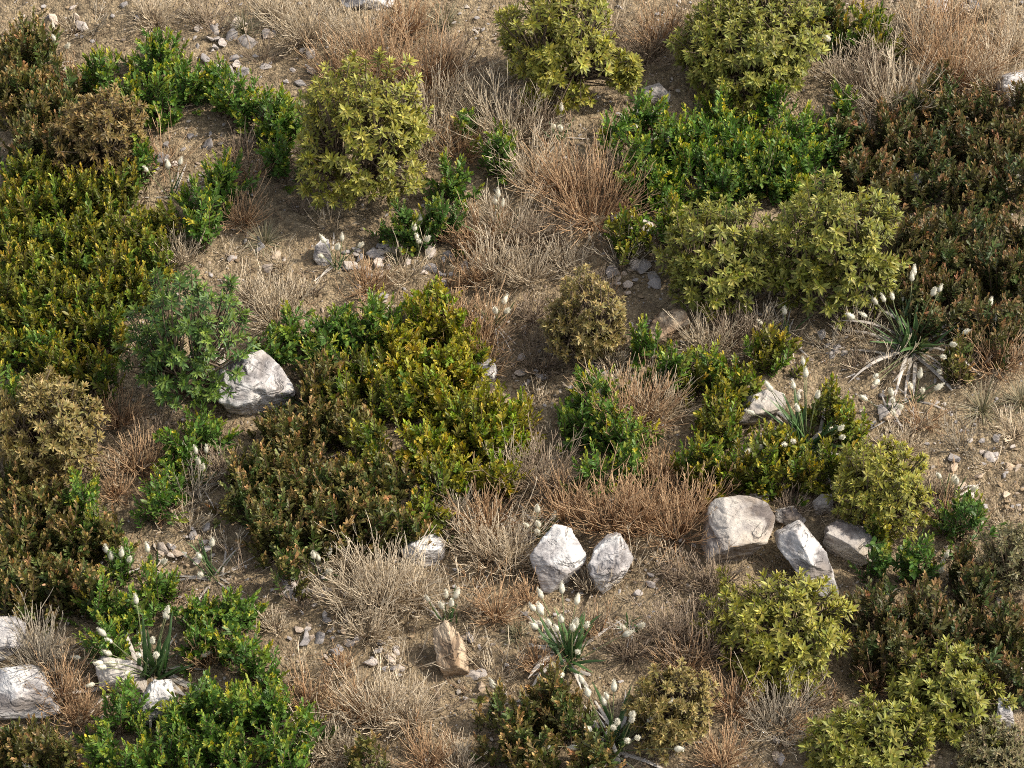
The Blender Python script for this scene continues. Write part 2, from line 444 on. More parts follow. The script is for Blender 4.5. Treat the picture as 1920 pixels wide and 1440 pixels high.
# ------------------------------------------------------------------ small-leaved shrubs
SMALLPAL = {   # mature, middle, tip
    'green':  ((0.056, 0.108, 0.026), (0.100, 0.172, 0.036), (0.36, 0.38, 0.060)),
    'dark':   ((0.048, 0.094, 0.026), (0.080, 0.138, 0.034), (0.27, 0.30, 0.055)),
    'mustard': ((0.074, 0.090, 0.018), (0.135, 0.142, 0.024), (0.42, 0.36, 0.055)),
    'gold':   ((0.125, 0.135, 0.020), (0.225, 0.215, 0.030), (0.48, 0.40, 0.060)),
    'copper': ((0.070, 0.072, 0.024), (0.112, 0.102, 0.032), (0.42, 0.285, 0.120)),
    'umber':  ((0.058, 0.060, 0.024), (0.092, 0.084, 0.031), (0.32, 0.200, 0.098)),
}
SMALLDESC = {'green': 'bright green yellow-tipped shrub', 'dark': 'deep green small-leaved shrub', 'mustard': 'mustard yellow small-leaved shrub',
             'gold': 'golden yellow small-leaved shrub', 'copper': 'copper-tipped olive shrub', 'umber': 'dark brown russet-tipped shrub'}
SMALLNAME = {'green': 'green_shrub', 'dark': 'green_shrub', 'mustard': 'yellow_shrub', 'gold': 'yellow_shrub', 'copper': 'copper_shrub', 'umber': 'copper_shrub'}

def small_shrub(cx, cy, rx, ry, kind, seed, hgt=None, dens=1.0):
    r = np.random.RandomState(seed + 1000)
    h = hgt if hgt else 0.17 + 0.05 * r.rand()
    lift = 0.62 * h
    p0, s = at(cx, cy + lift * CE * PPM)
    a = rx / s
    bdep = max(0.85 * a, ry / s)
    root = empty(SMALLNAME[kind], p0)
    n = max(9, int(dens * math.pi * a * bdep / 0.031 ** 2 * 0.92))
    # tips
    rad = np.sqrt(r.rand(n)) ; az = r.rand(n) * 6.283
    warp = 1 + 0.35 * np.sin(az * 2 + r.rand() * 6) * r.rand() + 0.30 * np.sin(az * 3 + r.rand() * 6)
    rad = rad * warp
    tx = np.cos(az) * rad * a; ty = np.sin(az) * rad * bdep
    tz = h * (1.10 - 0.55 * np.clip(rad, 0, 1.25) ** 2) * r.uniform(0.60, 1.22, n)
    tz = np.maximum(tz, 0.05)
    tz += H(p0[0] + tx, p0[1] + ty) - p0[2]
    tip = np.stack([tx, ty, tz], -1)
    lk = 0.75 if kind in ('green', 'dark', 'gold') else 0.5
    lean = np.stack([np.cos(az) * rad * lk, np.sin(az) * rad * lk, np.ones(n)], -1) + r.randn(n, 3) * 0.22
    T = unit(lean)
    sl = r.uniform(0.10, 0.17, n) * (h / 0.19)                                # leafy length
    st = tip * np.array([0.5, 0.5, 0]) + r.randn(n, 3) * np.array([0.02, 0.02, 0])
    st[:, 2] = H(p0[0] + st[:, 0], p0[1] + st[:, 1]) - p0[2] - 0.015
    low = tip - T * sl[:, None] * 1.1
    P1 = bez(st, (st + low) / 2 + np.array([0, 0, 0.02]), low, 5)
    P2 = bez(low, tip - T * sl[:, None] * 0.5 + r.randn(n, 3) * 0.004, tip, 4)
    P = np.concatenate([P1, P2[:, 1:]], 1)
    bb = MB()
    tubes(bb, P, np.linspace(0.0032, 0.0013, 8)[None] * np.ones((n, 1)), np.tile(np.array([0.115, 0.075, 0.05]), (n, 1)), 3)
    bb.build('stems', M_BARK, root)
    M = 26
    j = np.arange(M)[None] ; fr = j / (M - 1.0) + np.zeros((n, 1))              # 0 = tip
    ang = j * 2.2 + r.rand(n, 1) * 6.28 + r.randn(n, M) * 0.3
    pol = np.radians(9 + 50 * fr ** 0.6 + r.randn(n, M) * 10)
    ref = unit(np.cross(T, unit(r.randn(n, 3)))); ref2 = np.cross(T, ref)
    side = ref[:, None] * np.cos(ang)[..., None] + ref2[:, None] * np.sin(ang)[..., None]
    ld = unit(T[:, None] * np.cos(pol)[..., None] + side * np.sin(pol)[..., None])
    nrm = T[:, None] * np.sin(pol)[..., None] - side * np.cos(pol)[..., None] + r.randn(n, M, 3) * 0.15
    org = tip[:, None] - T[:, None] * (fr * sl[:, None])[..., None]
    L = (0.0165 + 0.0130 * np.clip(fr * 2.2, 0, 1)) * r.uniform(0.8, 1.2, (n, M)) * r.uniform(0.85, 1.2, (n, 1))
    W = L * r.uniform(0.36, 0.48, (n, M))
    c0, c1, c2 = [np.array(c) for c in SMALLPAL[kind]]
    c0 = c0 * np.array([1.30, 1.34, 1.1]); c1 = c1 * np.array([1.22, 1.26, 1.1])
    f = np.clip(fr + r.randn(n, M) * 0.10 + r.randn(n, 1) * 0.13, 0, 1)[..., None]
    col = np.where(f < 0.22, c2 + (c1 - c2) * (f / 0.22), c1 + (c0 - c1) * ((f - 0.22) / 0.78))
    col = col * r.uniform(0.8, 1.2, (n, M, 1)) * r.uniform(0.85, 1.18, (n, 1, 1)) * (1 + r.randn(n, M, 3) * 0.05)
    hue = r.rand(n, 1, 1)                       # some shoots greener, some more coppery
    col = np.where(hue < 0.22, col * np.array([0.72, 1.06, 1.0]), np.where(hue > 0.86, col * np.array([1.12, 0.93, 1.0]), col)) if kind not in ('green', 'dark') else np.where(hue > 0.8, col * np.array([1.5, 1.2, 0.95]), col)
    sel = r.rand(n, M) > 0.06
    mb = MB(); g = lambda x: x[sel]
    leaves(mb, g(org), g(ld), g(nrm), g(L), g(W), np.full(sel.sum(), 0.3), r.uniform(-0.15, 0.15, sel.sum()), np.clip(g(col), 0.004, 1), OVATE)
    mb.build('foliage', M_SMALL, root)
    ITEMS.append((root, SMALLDESC[kind], cx, cy, 'shrub', {'g': 'green small-leaved shrubs', 'd': 'green small-leaved shrubs', 'm': 'yellow small-leaved shrubs',
                  'c': 'copper-tipped shrubs', 'u': 'copper-tipped shrubs'}.get(kind[0] if kind != 'gold' else 'm')))

# ------------------------------------------------------------------ dry twig clumps
TWIGPAL = {   # base, tip
    'straw': ((0.25, 0.180, 0.110), (0.66, 0.56, 0.41)),
    'rust':  ((0.19, 0.090, 0.040), (0.54, 0.375, 0.22)),
    'brown': ((0.13, 0.090, 0.060), (0.36, 0.28, 0.20)),
    'ash':   ((0.17, 0.145, 0.110), (0.42, 0.36, 0.27)),
}
TWIGDESC = {'straw': 'pale straw dry twig clump', 'rust': 'rust coloured dry twig clump', 'brown': 'dark brown wiry twig clump', 'ash': 'grey brown wiry twig clump'}

def twig_clump(bx, by, size, kind, seed, dens=1.0, lean=(0, 0)):
    """bx,by: pixel of the base; size: reach in pixels"""
    r = np.random.RandomState(seed + 5000)
    p0, s = at(bx, by)
    Ln = size / s
    n = max(6, int(76 * dens * (size / 80.0) ** 0.9))
    az = r.rand(n) * 6.283
    pol = np.radians(np.clip(12 + 66 * r.rand(n) ** 0.8, 5, 82))
    K = 9
    def grow(start, d0, L, up, wob):
        m = len(start); P = np.zeros((m, K, 3)); P[:, 0] = start; d = d0.copy()
        for k in range(1, K):
            d = unit(d + np.array([0, 0, 1.0]) * up + r.randn(m, 3) * wob)
            P[:, k] = P[:, k - 1] + d * (L / (K - 1))[:, None]
        gz = H(p0[0] + P[..., 0], p0[1] + P[..., 1]) - p0[2]
        P[..., 2] = np.maximum(P[..., 2], np.where(np.arange(K)[None] > 0, gz + 0.004, -1))
        return P
    d0 = np.stack([np.cos(az) * np.sin(pol) + lean[0], np.sin(az) * np.sin(pol) + lean[1], np.cos(pol)], -1)
    st = np.stack([np.cos(az) * r.rand(n), np.sin(az) * r.rand(n), np.zeros(n)], -1) * Ln * 0.16
    st[:, 2] = -0.012
    L = Ln * r.uniform(0.6, 1.25, n) * np.where(r.rand(n) < 0.10, 1.4, 1.0)
    P = grow(st, unit(d0), L, 0.075, 0.065)
    c0, c1 = [np.array(c) for c in TWIGPAL[kind]]
    def colours(m, lo, hi):
        t = np.linspace(lo, hi, K)[None, :, None] + r.randn(m, 1, 1) * 0.22
        c = c0 + (c1 - c0) * np.clip(t, 0, 1)
        return np.clip(c * r.uniform(0.75, 1.25, (m, 1, 1)), 0.01, 1)
    mb = MB()
    rad = np.linspace(0.0020, 0.0010, K)
    tubes(mb, P, rad[None] * r.uniform(0.75, 1.25, (n, 1)), colours(n, 0.1, 1.0), 3)
    # side twigs, two orders
    par = P
    for order, cnt in ((1, 3),):
        m = len(par) * cnt
        pi = np.repeat(np.arange(len(par)), cnt)
        kk = r.randint(2, K - 1, m)
        s0 = par[pi, kk]; pd = unit(par[pi, kk + 1] - par[pi, kk - 1])
        dd = unit(pd + unit(r.randn(m, 3)) * r.uniform(0.35, 0.75, m)[:, None])
        Lb = Ln * r.uniform(0.18, 0.5, m) * (0.8 if order == 2 else 1)
        Q = grow(s0, dd, Lb, 0.05, 0.07)
        tubes(mb, Q, (rad * (0.8 if order == 1 else 0.68))[None] * r.uniform(0.8, 1.2, (m, 1)), colours(m, 0.35, 1.05), 3)
        par = Q
    o = mb.build('dry_twig_clump', M_TWIG); o.location = p0
    ITEMS.append((o, TWIGDESC[kind], bx, by - size * 0.35, 'dry plant', 'dry twig clumps on the slope'))

# ------------------------------------------------------------------ fine grass tufts
def grass_tuft(bx, by, size, seed, dry=0.5):
    r = np.random.RandomState(seed + 9000)
    p0, s = at(bx, by); Ln = size / s
    n = 110; K = 7
    az = r.rand(n) * 6.283; pol = np.radians(8 + 74 * r.rand(n))
    d = np.stack([np.cos(az) * np.sin(pol), np.sin(az) * np.sin(pol), np.cos(pol)], -1)
    L = Ln * r.uniform(0.55, 1.1, n)
    P = np.zeros((n, K, 3)); P[:, 0] = np.stack([np.cos(az), np.sin(az), np.zeros(n)], -1) * 0.012 * r.rand(n, 1); P[:, 0, 2] = -0.01
    for k in range(1, K):
        d = unit(d + np.array([0, 0, -0.07]) + r.randn(n, 3) * 0.035)
        P[:, k] = P[:, k - 1] + d * (L / (K - 1))[:, None]
    gz = H(p0[0] + P[..., 0], p0[1] + P[..., 1]) - p0[2]
    P[:, 1:, 2] = np.maximum(P[:, 1:, 2], gz[:, 1:] + 0.004)
    ga, gb = np.array([0.11, 0.115, 0.06]), np.array([0.36, 0.30, 0.19])
    mixv = (r.rand(n) < dry)[:, None, None] * 0.7 + np.linspace(0, 0.35, K)[None, :, None] + r.randn(n, 1, 1) * 0.1
    C = np.clip(ga + (gb - ga) * np.clip(mixv, 0, 1), 0.01, 1) * r.uniform(0.8, 1.2, (n, 1, 1))
    S = np.stack([-np.sin(az), np.cos(az), np.zeros(n)], -1)
    W = np.array([1, 1, .95, .85, .7, .5, .15])[None] * 0.0032 * r.uniform(0.7, 1.3, (n, 1))
    mb = MB(); strips(mb, P, W, S, C)
    o = mb.build('tufted_plant', M_BLADE); o.location = p0
    ITEMS.append((o, 'fine grey-green grass tuft', bx, by, 'grass', 'fine grass tufts on bare soil'))

# ------------------------------------------------------------------ hare's-tail grass
def head_mesh(c, axis, ln, wd, r):
    """furry egg-shaped seed head"""
    mb = MB()
    axis = axis / np.linalg.norm(axis)
    a = np.cross(axis, [0.3, 0.2, 1.0]); a /= np.linalg.norm(a); b = np.cross(axis, a)
    ns, nr = 9, 9
    t = np.linspace(0, 1, nr)
    prof = np.sin(np.clip(t * 0.97 + 0.03, 0, 1) ** 0.72 * math.pi) ** 0.75
    ang = np.arange(ns) * 2 * math.pi / ns
    v = c + axis * (t[:, None, None] * ln) + (a * np.cos(ang)[None, :, None] + b * np.sin(ang)[None, :, None]) * (prof[:, None, None] * wd / 2) * r.uniform(0.85, 1.12, (nr, ns, 1))
    idx = np.arange(nr * ns).reshape(nr, ns)
    f = np.stack([idx[:-1], np.roll(idx[:-1], -1, 1), np.roll(idx[1:], -1, 1), idx[1:]], -1).reshape(-1, 4)
    base = np.array([0.66, 0.63, 0.52]) * r.uniform(0.85, 1.1)
    col = np.repeat(base[None] * (0.75 + 0.35 * np.sin(t * 3))[:, None], ns, 0) * r.uniform(0.85, 1.1, (nr * ns, 1))
    mb.add(v.reshape(-1, 3), f, None, col)
    m = 90
    tt = r.rand(m); aa = r.rand(m) * 6.283
    pr = np.interp(tt, t, prof) * wd / 2 * 0.9
    dirv = np.cos(aa)[:, None] * a + np.sin(aa)[:, None] * b
    o = c + axis * (tt * ln)[:, None] + dirv * pr[:, None]
    d = unit(dirv * 0.75 + axis + r.randn(m, 3) * 0.2)
    leaves(mb, o, d, dirv, np.full(m, 0.0075), np.full(m, 0.0013), np.zeros(m), np.zeros(m), np.tile(base * 1.15, (m, 1)), OVATE)
    return mb

def hare_tail(bx, by, reach, nheads, nblades, seed, big=False, spread=1.0, green=0.6):
    r = np.random.RandomState(seed + 7000)
    p0, s = at(bx, by); Hh = reach / s
    root = empty('hare_tail_plant', p0)
    K = 9
    if nblades:
        az = r.rand(nblades) * 6.283
        isg = r.rand(nblades) < green
        pol = np.radians(np.where(isg, 6 + 44 * r.rand(nblades), 38 + 42 * r.rand(nblades)))
        d = np.stack([np.cos(az) * np.sin(pol), np.sin(az) * np.sin(pol), np.cos(pol)], -1)
        L = Hh * np.where(isg, r.uniform(0.7, 1.25, nblades), r.uniform(0.8, 1.55, nblades))
        P = np.zeros((nblades, K, 3)); P[:, 0] = r.randn(nblades, 3) * np.array([.016, .016, 0]) * (1.5 if big else 0.8); P[:, 0, 2] = -0.012
        for k in range(1, K):
            d = unit(d + np.array([0, 0, -1.0]) * np.where(isg, 0.035, 0.17)[:, None] + r.randn(nblades, 3) * 0.03)
            P[:, k] = P[:, k - 1] + d * (L / (K - 1))[:, None]
        gz = H(p0[0] + P[..., 0], p0[1] + P[..., 1]) - p0[2]
        P[:, 1:, 2] = np.maximum(P[:, 1:, 2], gz[:, 1:] + 0.006)
        gA, gB = np.array([0.035, 0.085, 0.022]), np.array([0.10, 0.17, 0.06])
        dA, dB = np.array([0.28, 0.245, 0.20]), np.array([0.54, 0.49, 0.43])
        t = np.linspace(0, 1, K)[None, :, None]
        C = np.where(isg[:, None, None], gA + (gB - gA) * t, dA + (dB - dA) * np.clip(t * 1.6, 0, 1)) * r.uniform(0.75, 1.25, (nblades, 1, 1))
        S = np.stack([-np.sin(az), np.cos(az), r.randn(nblades) * 0.3], -1)
        W = np.array([.7, .95, 1, 1, .95, .85, .7, .45, .06])[None] * (0.0165 if big else 0.0075) * r.uniform(0.65, 1.2, (nblades, 1))
        mb = MB(); strips(mb, P, W, S, C, 0.22); mb.build('blades', M_BLADE, root)
    # stalks
    az = r.rand(nheads) * 6.283
    pol = np.radians((4 + 44 * r.rand(nheads)) * spread)
    d = np.stack([np.cos(az) * np.sin(pol), np.sin(az) * np.sin(pol), np.cos(pol)], -1)
    L = Hh * (r.uniform(0.85, 1.45, nheads) if big else r.uniform(0.7, 1.15, nheads))
    P = np.zeros((nheads, K, 3)); P[:, 0] = r.randn(nheads, 3) * np.array([.014, .014, 0]); P[:, 0, 2] = -0.01
    bend = np.where(r.rand(nheads) < 0.35, 0.16, 0.02)
    for k in range(1, K):
        d = unit(d + np.array([0, 0, -1.0]) * (bend * (k / K) ** 2)[:, None] + r.randn(nheads, 3) * 0.025)
        P[:, k] = P[:, k - 1] + d * (L / (K - 1))[:, None]
    P[:, 1:, 2] = np.maximum(P[:, 1:, 2], 0.02)
    mb = MB()
    t = np.linspace(0, 1, K)[None, :, None]
    C = (np.array([0.06, 0.10, 0.03]) + (np.array([0.24, 0.25, 0.12]) - np.array([0.06, 0.10, 0.03])) * t) * r.uniform(0.8, 1.2, (nheads, 1, 1))
    tubes(mb, P, np.linspace(0.0028, 0.0016, K)[None] * np.ones((nheads, 1)), C, 4)
    mb.build('stalks', M_BLADE, root)
    for i in range(nheads):
        ax = unit(P[i, -1] - P[i, -2] + np.array([0, 0, 0.0]))
        k = r.uniform(0.8, 1.15)
        head_mesh(P[i, -1], ax, 0.040 * k, 0.0195 * k, r).build('seed_head', M_HEAD, root)
    return root, p0

# ------------------------------------------------------------------ boulders
_bm = bmesh.new(); bmesh.ops.create_icosphere(_bm, subdivisions=6, radius=1.0)
_bm.verts.ensure_lookup_table()
ICO_V = np.array([v.co[:] for v in _bm.verts]); ICO_F = np.array([[v.index for v in f.verts] for f in _bm.faces]); _bm.free()
_bm = bmesh.new(); bmesh.ops.create_icosphere(_bm, subdivisions=3, radius=1.0)
_bm.verts.ensure_lookup_table()
ICO3_V = np.array([v.co[:] for v in _bm.verts]); ICO3_F = np.array([[v.index for v in f.verts] for f in _bm.faces]); _bm.free()
_bm = bmesh.new(); bmesh.ops.create_icosphere(_bm, subdivisions=1, radius=1.0)
_bm.verts.ensure_lookup_table()
ICO1_V = np.array([v.co[:] for v in _bm.verts]); ICO1_F = np.array([[v.index for v in f.verts] for f in _bm.faces]); _bm.free()

def hull2(pts):
    pts = sorted(set(map(tuple, pts)))
    def half(ps):
        h = []
        for p in ps:
            while len(h) > 1 and (h[-1][0] - h[-2][0]) * (p[1] - h[-2][1]) - (h[-1][1] - h[-2][1]) * (p[0] - h[-2][0]) <= 0: h.pop()
            h.append(p)
        return h[:-1]
    return half(pts) + half(pts[::-1])

def boulder(poly, mat, seed, label, phrase, faces=None, thick=0.8, rough=1.0, sink=0.0, sharp=60):
    """poly: outline in photo pixels; faces: extra cut planes (right, up, toward viewer, distance/size)"""
    r = np.random.RandomState(seed + 300)
    hp = np.array(hull2(poly), float)
    c = (hp.min(0) + hp.max(0)) / 2
    bot = hp[:, 1].max(); hpx = bot - hp[:, 1].min(); wpx = hp[:, 0].max() - hp[:, 0].min()
    g, s = at(c[0], bot - sink * hpx)
    ctr = g + UV * ((bot - sink * hpx) - c[1]) / s
    size = min(wpx, hpx) / 2 / s
    NN, DD = [], []
    m = len(hp)
    for i in range(m):
        p, q = hp[i], hp[(i + 1) % m]
        e = q - p
        if np.hypot(*e) < 2: continue
        n2 = np.array([e[1], -e[0]]) / np.hypot(*e)
        dd = n2 @ (p - c)
        if dd < 0: n2 = -n2; dd = -dd
        nw = RV * n2[0] - UV * n2[1]
        tl = r.uniform(-0.3, 0.3)
        nw = nw + VV * tl; nl = np.linalg.norm(nw)
        NN.append(nw / nl); DD.append(max(dd / s / nl, 0.15 * size))
    fl = faces if faces is not None else [(0.1, 0.3, 0.95, 0.58), (0.6, 0.25, 0.75, 0.72), (-0.5, 0.25, 0.85, 0.78), (0.1, -0.6, 0.75, 0.72), (0.1, 0.75, 0.65, 0.72)]
    for (x, y, z, dd) in fl:
        n = RV * x + UV * y + VV * z; n = n / np.linalg.norm(n)
        NN.append(n); DD.append(dd * size * thick / 0.8)
    NN.append(-VV); DD.append(size * thick)
    NN.append(unit(np.array([0, 0.3, -1.0]))); DD.append(size * 1.3)
    NN = np.array(NN); DD = np.array(DD)
    q = np.clip(ICO_V @ NN.T, 0, None) / DD
    rr = (q ** sharp).sum(1) ** (-1.0 / sharp)
    v = ICO_V * rr[:, None]
    nrm = ICO_V
    sd = seed * 1.7
    # bedding ridges, broad lumps and fine roughness
    ax = unit(np.array([0.35 + r.randn() * .3, 0.5, 0.9 + r.randn() * .2]))
    ax2 = unit(np.cross(ax, np.array([r.randn(), r.randn(), 0.4])))
    lay = (v @ ax) / size
    wob = fbm3(v / size * 1.4 + sd, 3)
    ridge = np.abs(((lay * 3.2 + wob * 2.2) % 1.0) - 0.5) * 2
    chip = np.clip(fbm3(v / size * 2.1 + sd + 9, 3) - 0.22, 0, 1)
    disp = size * rough * (0.07 * fbm3(v / size * 1.2 + sd, 2) + 0.075 * fbm3((v - 0.65 * np.outer(v @ ax2, ax2)) / size * 4.5 + sd, 4) - 0.055 * (ridge < 0.16) * np.clip(wob + 0.35, 0, 1) - 0.35 * chip + 0.012 * fbm3(v / size * 13 + sd, 3))
    v = v + nrm * disp[:, None]
    mb = MB(); mb.add(v, None, ICO_F)
    o = mb.build('boulder', mat); o.location = ctr
    tag(o, label, 'rock', 'limestone boulders on the slope')
    LAND.append((phrase, c[0], c[1]))
    return o

# ================================================================== LAYOUT (photo pixels)
BUSHES = [
 (677, 262, 262, 310, 'yellow', 'round yellow-green bush standing alone on soil in the upper middle', 'the lone round yellow bush', dict(lobes=[(95, -10, 45)])),
 (1048, 95, 235, 255, 'yellow', 'yellow-green bush cut by the top edge, left of its broader neighbour', 'the top yellow bush', dict(lobes=[(120, 45, 40)])),
 (1398, 85, 300, 260, 'lime', 'broad yellow-green bush cut by the top edge, behind the green shrubs', 'the broad top bush', {}),
 (1342, 482, 245, 230, 'lime', 'lower left half of the joined pair of yellow-green bushes', 'the joined pair’s left bush', {}),
 (1553, 470, 255, 280, 'lime', 'taller right half of the joined pair of yellow-green bushes', 'the joined pair’s right bush', {}),
 (1645, 915, 192, 190, 'yellow', 'small dense yellow bush beside the flowering grass, above the grey boulders', 'the small dense yellow bush', dict(leaf=0.8)),
 (1450, 1175, 275, 240, 'yellow', 'open yellow-green bush in front of the white curved boulder', 'the open yellow bush', dict(density=0.85)),
 (1772, 1300, 225, 185, 'lime', 'yellow-green bush at lower right with a white slab at its side', 'the lower right yellow bush', {}),
 (1622, 1395, 235, 160, 'lime', 'low yellow-green bush cut by the bottom edge near the right corner', 'the bottom edge yellow bush', {}),
 (358, 645, 245, 305, 'green', 'only leaf-green broad-leaved bush, growing over the big white boulder', 'the leaf-green bush', dict(density=0.72)),
 (92, 805, 230, 225, 'olive', 'tan olive bush at the left edge among yellow and copper shrubs', 'the tan left bush', dict(leaf=0.82)),
 (1093, 603, 172, 190, 'olive', 'small olive brown bush on bare soil left of the brown rock', 'the olive middle bush', dict(leaf=0.68)),
 (1257, 1322, 182, 172, 'olive', 'olive tan bush at the bottom beside the flowering grass', 'the olive bottom bush', dict(leaf=0.68)),
 (192, 258, 180, 190, 'brown', 'brownish bush with large pale leaves at upper left', 'the brownish upper bush', dict(leaf=0.8)),
 (1862, 1418, 150, 95, 'grey', 'greyish olive bush in the bottom right corner', 'the greyish corner bush', dict(leaf=0.65)),
 (1890, 1050, 120, 170, 'grey', 'dull grey-olive bush at the right edge above the copper shrubs', 'the dull right-edge bush', dict(leaf=0.62)),
]
for i, (cx, cy, w, h, k, lab, ph, kw) in enumerate(BUSHES):
    broad_bush(cx, cy, w, h, k, 11 + i, lab, ph, **kw)

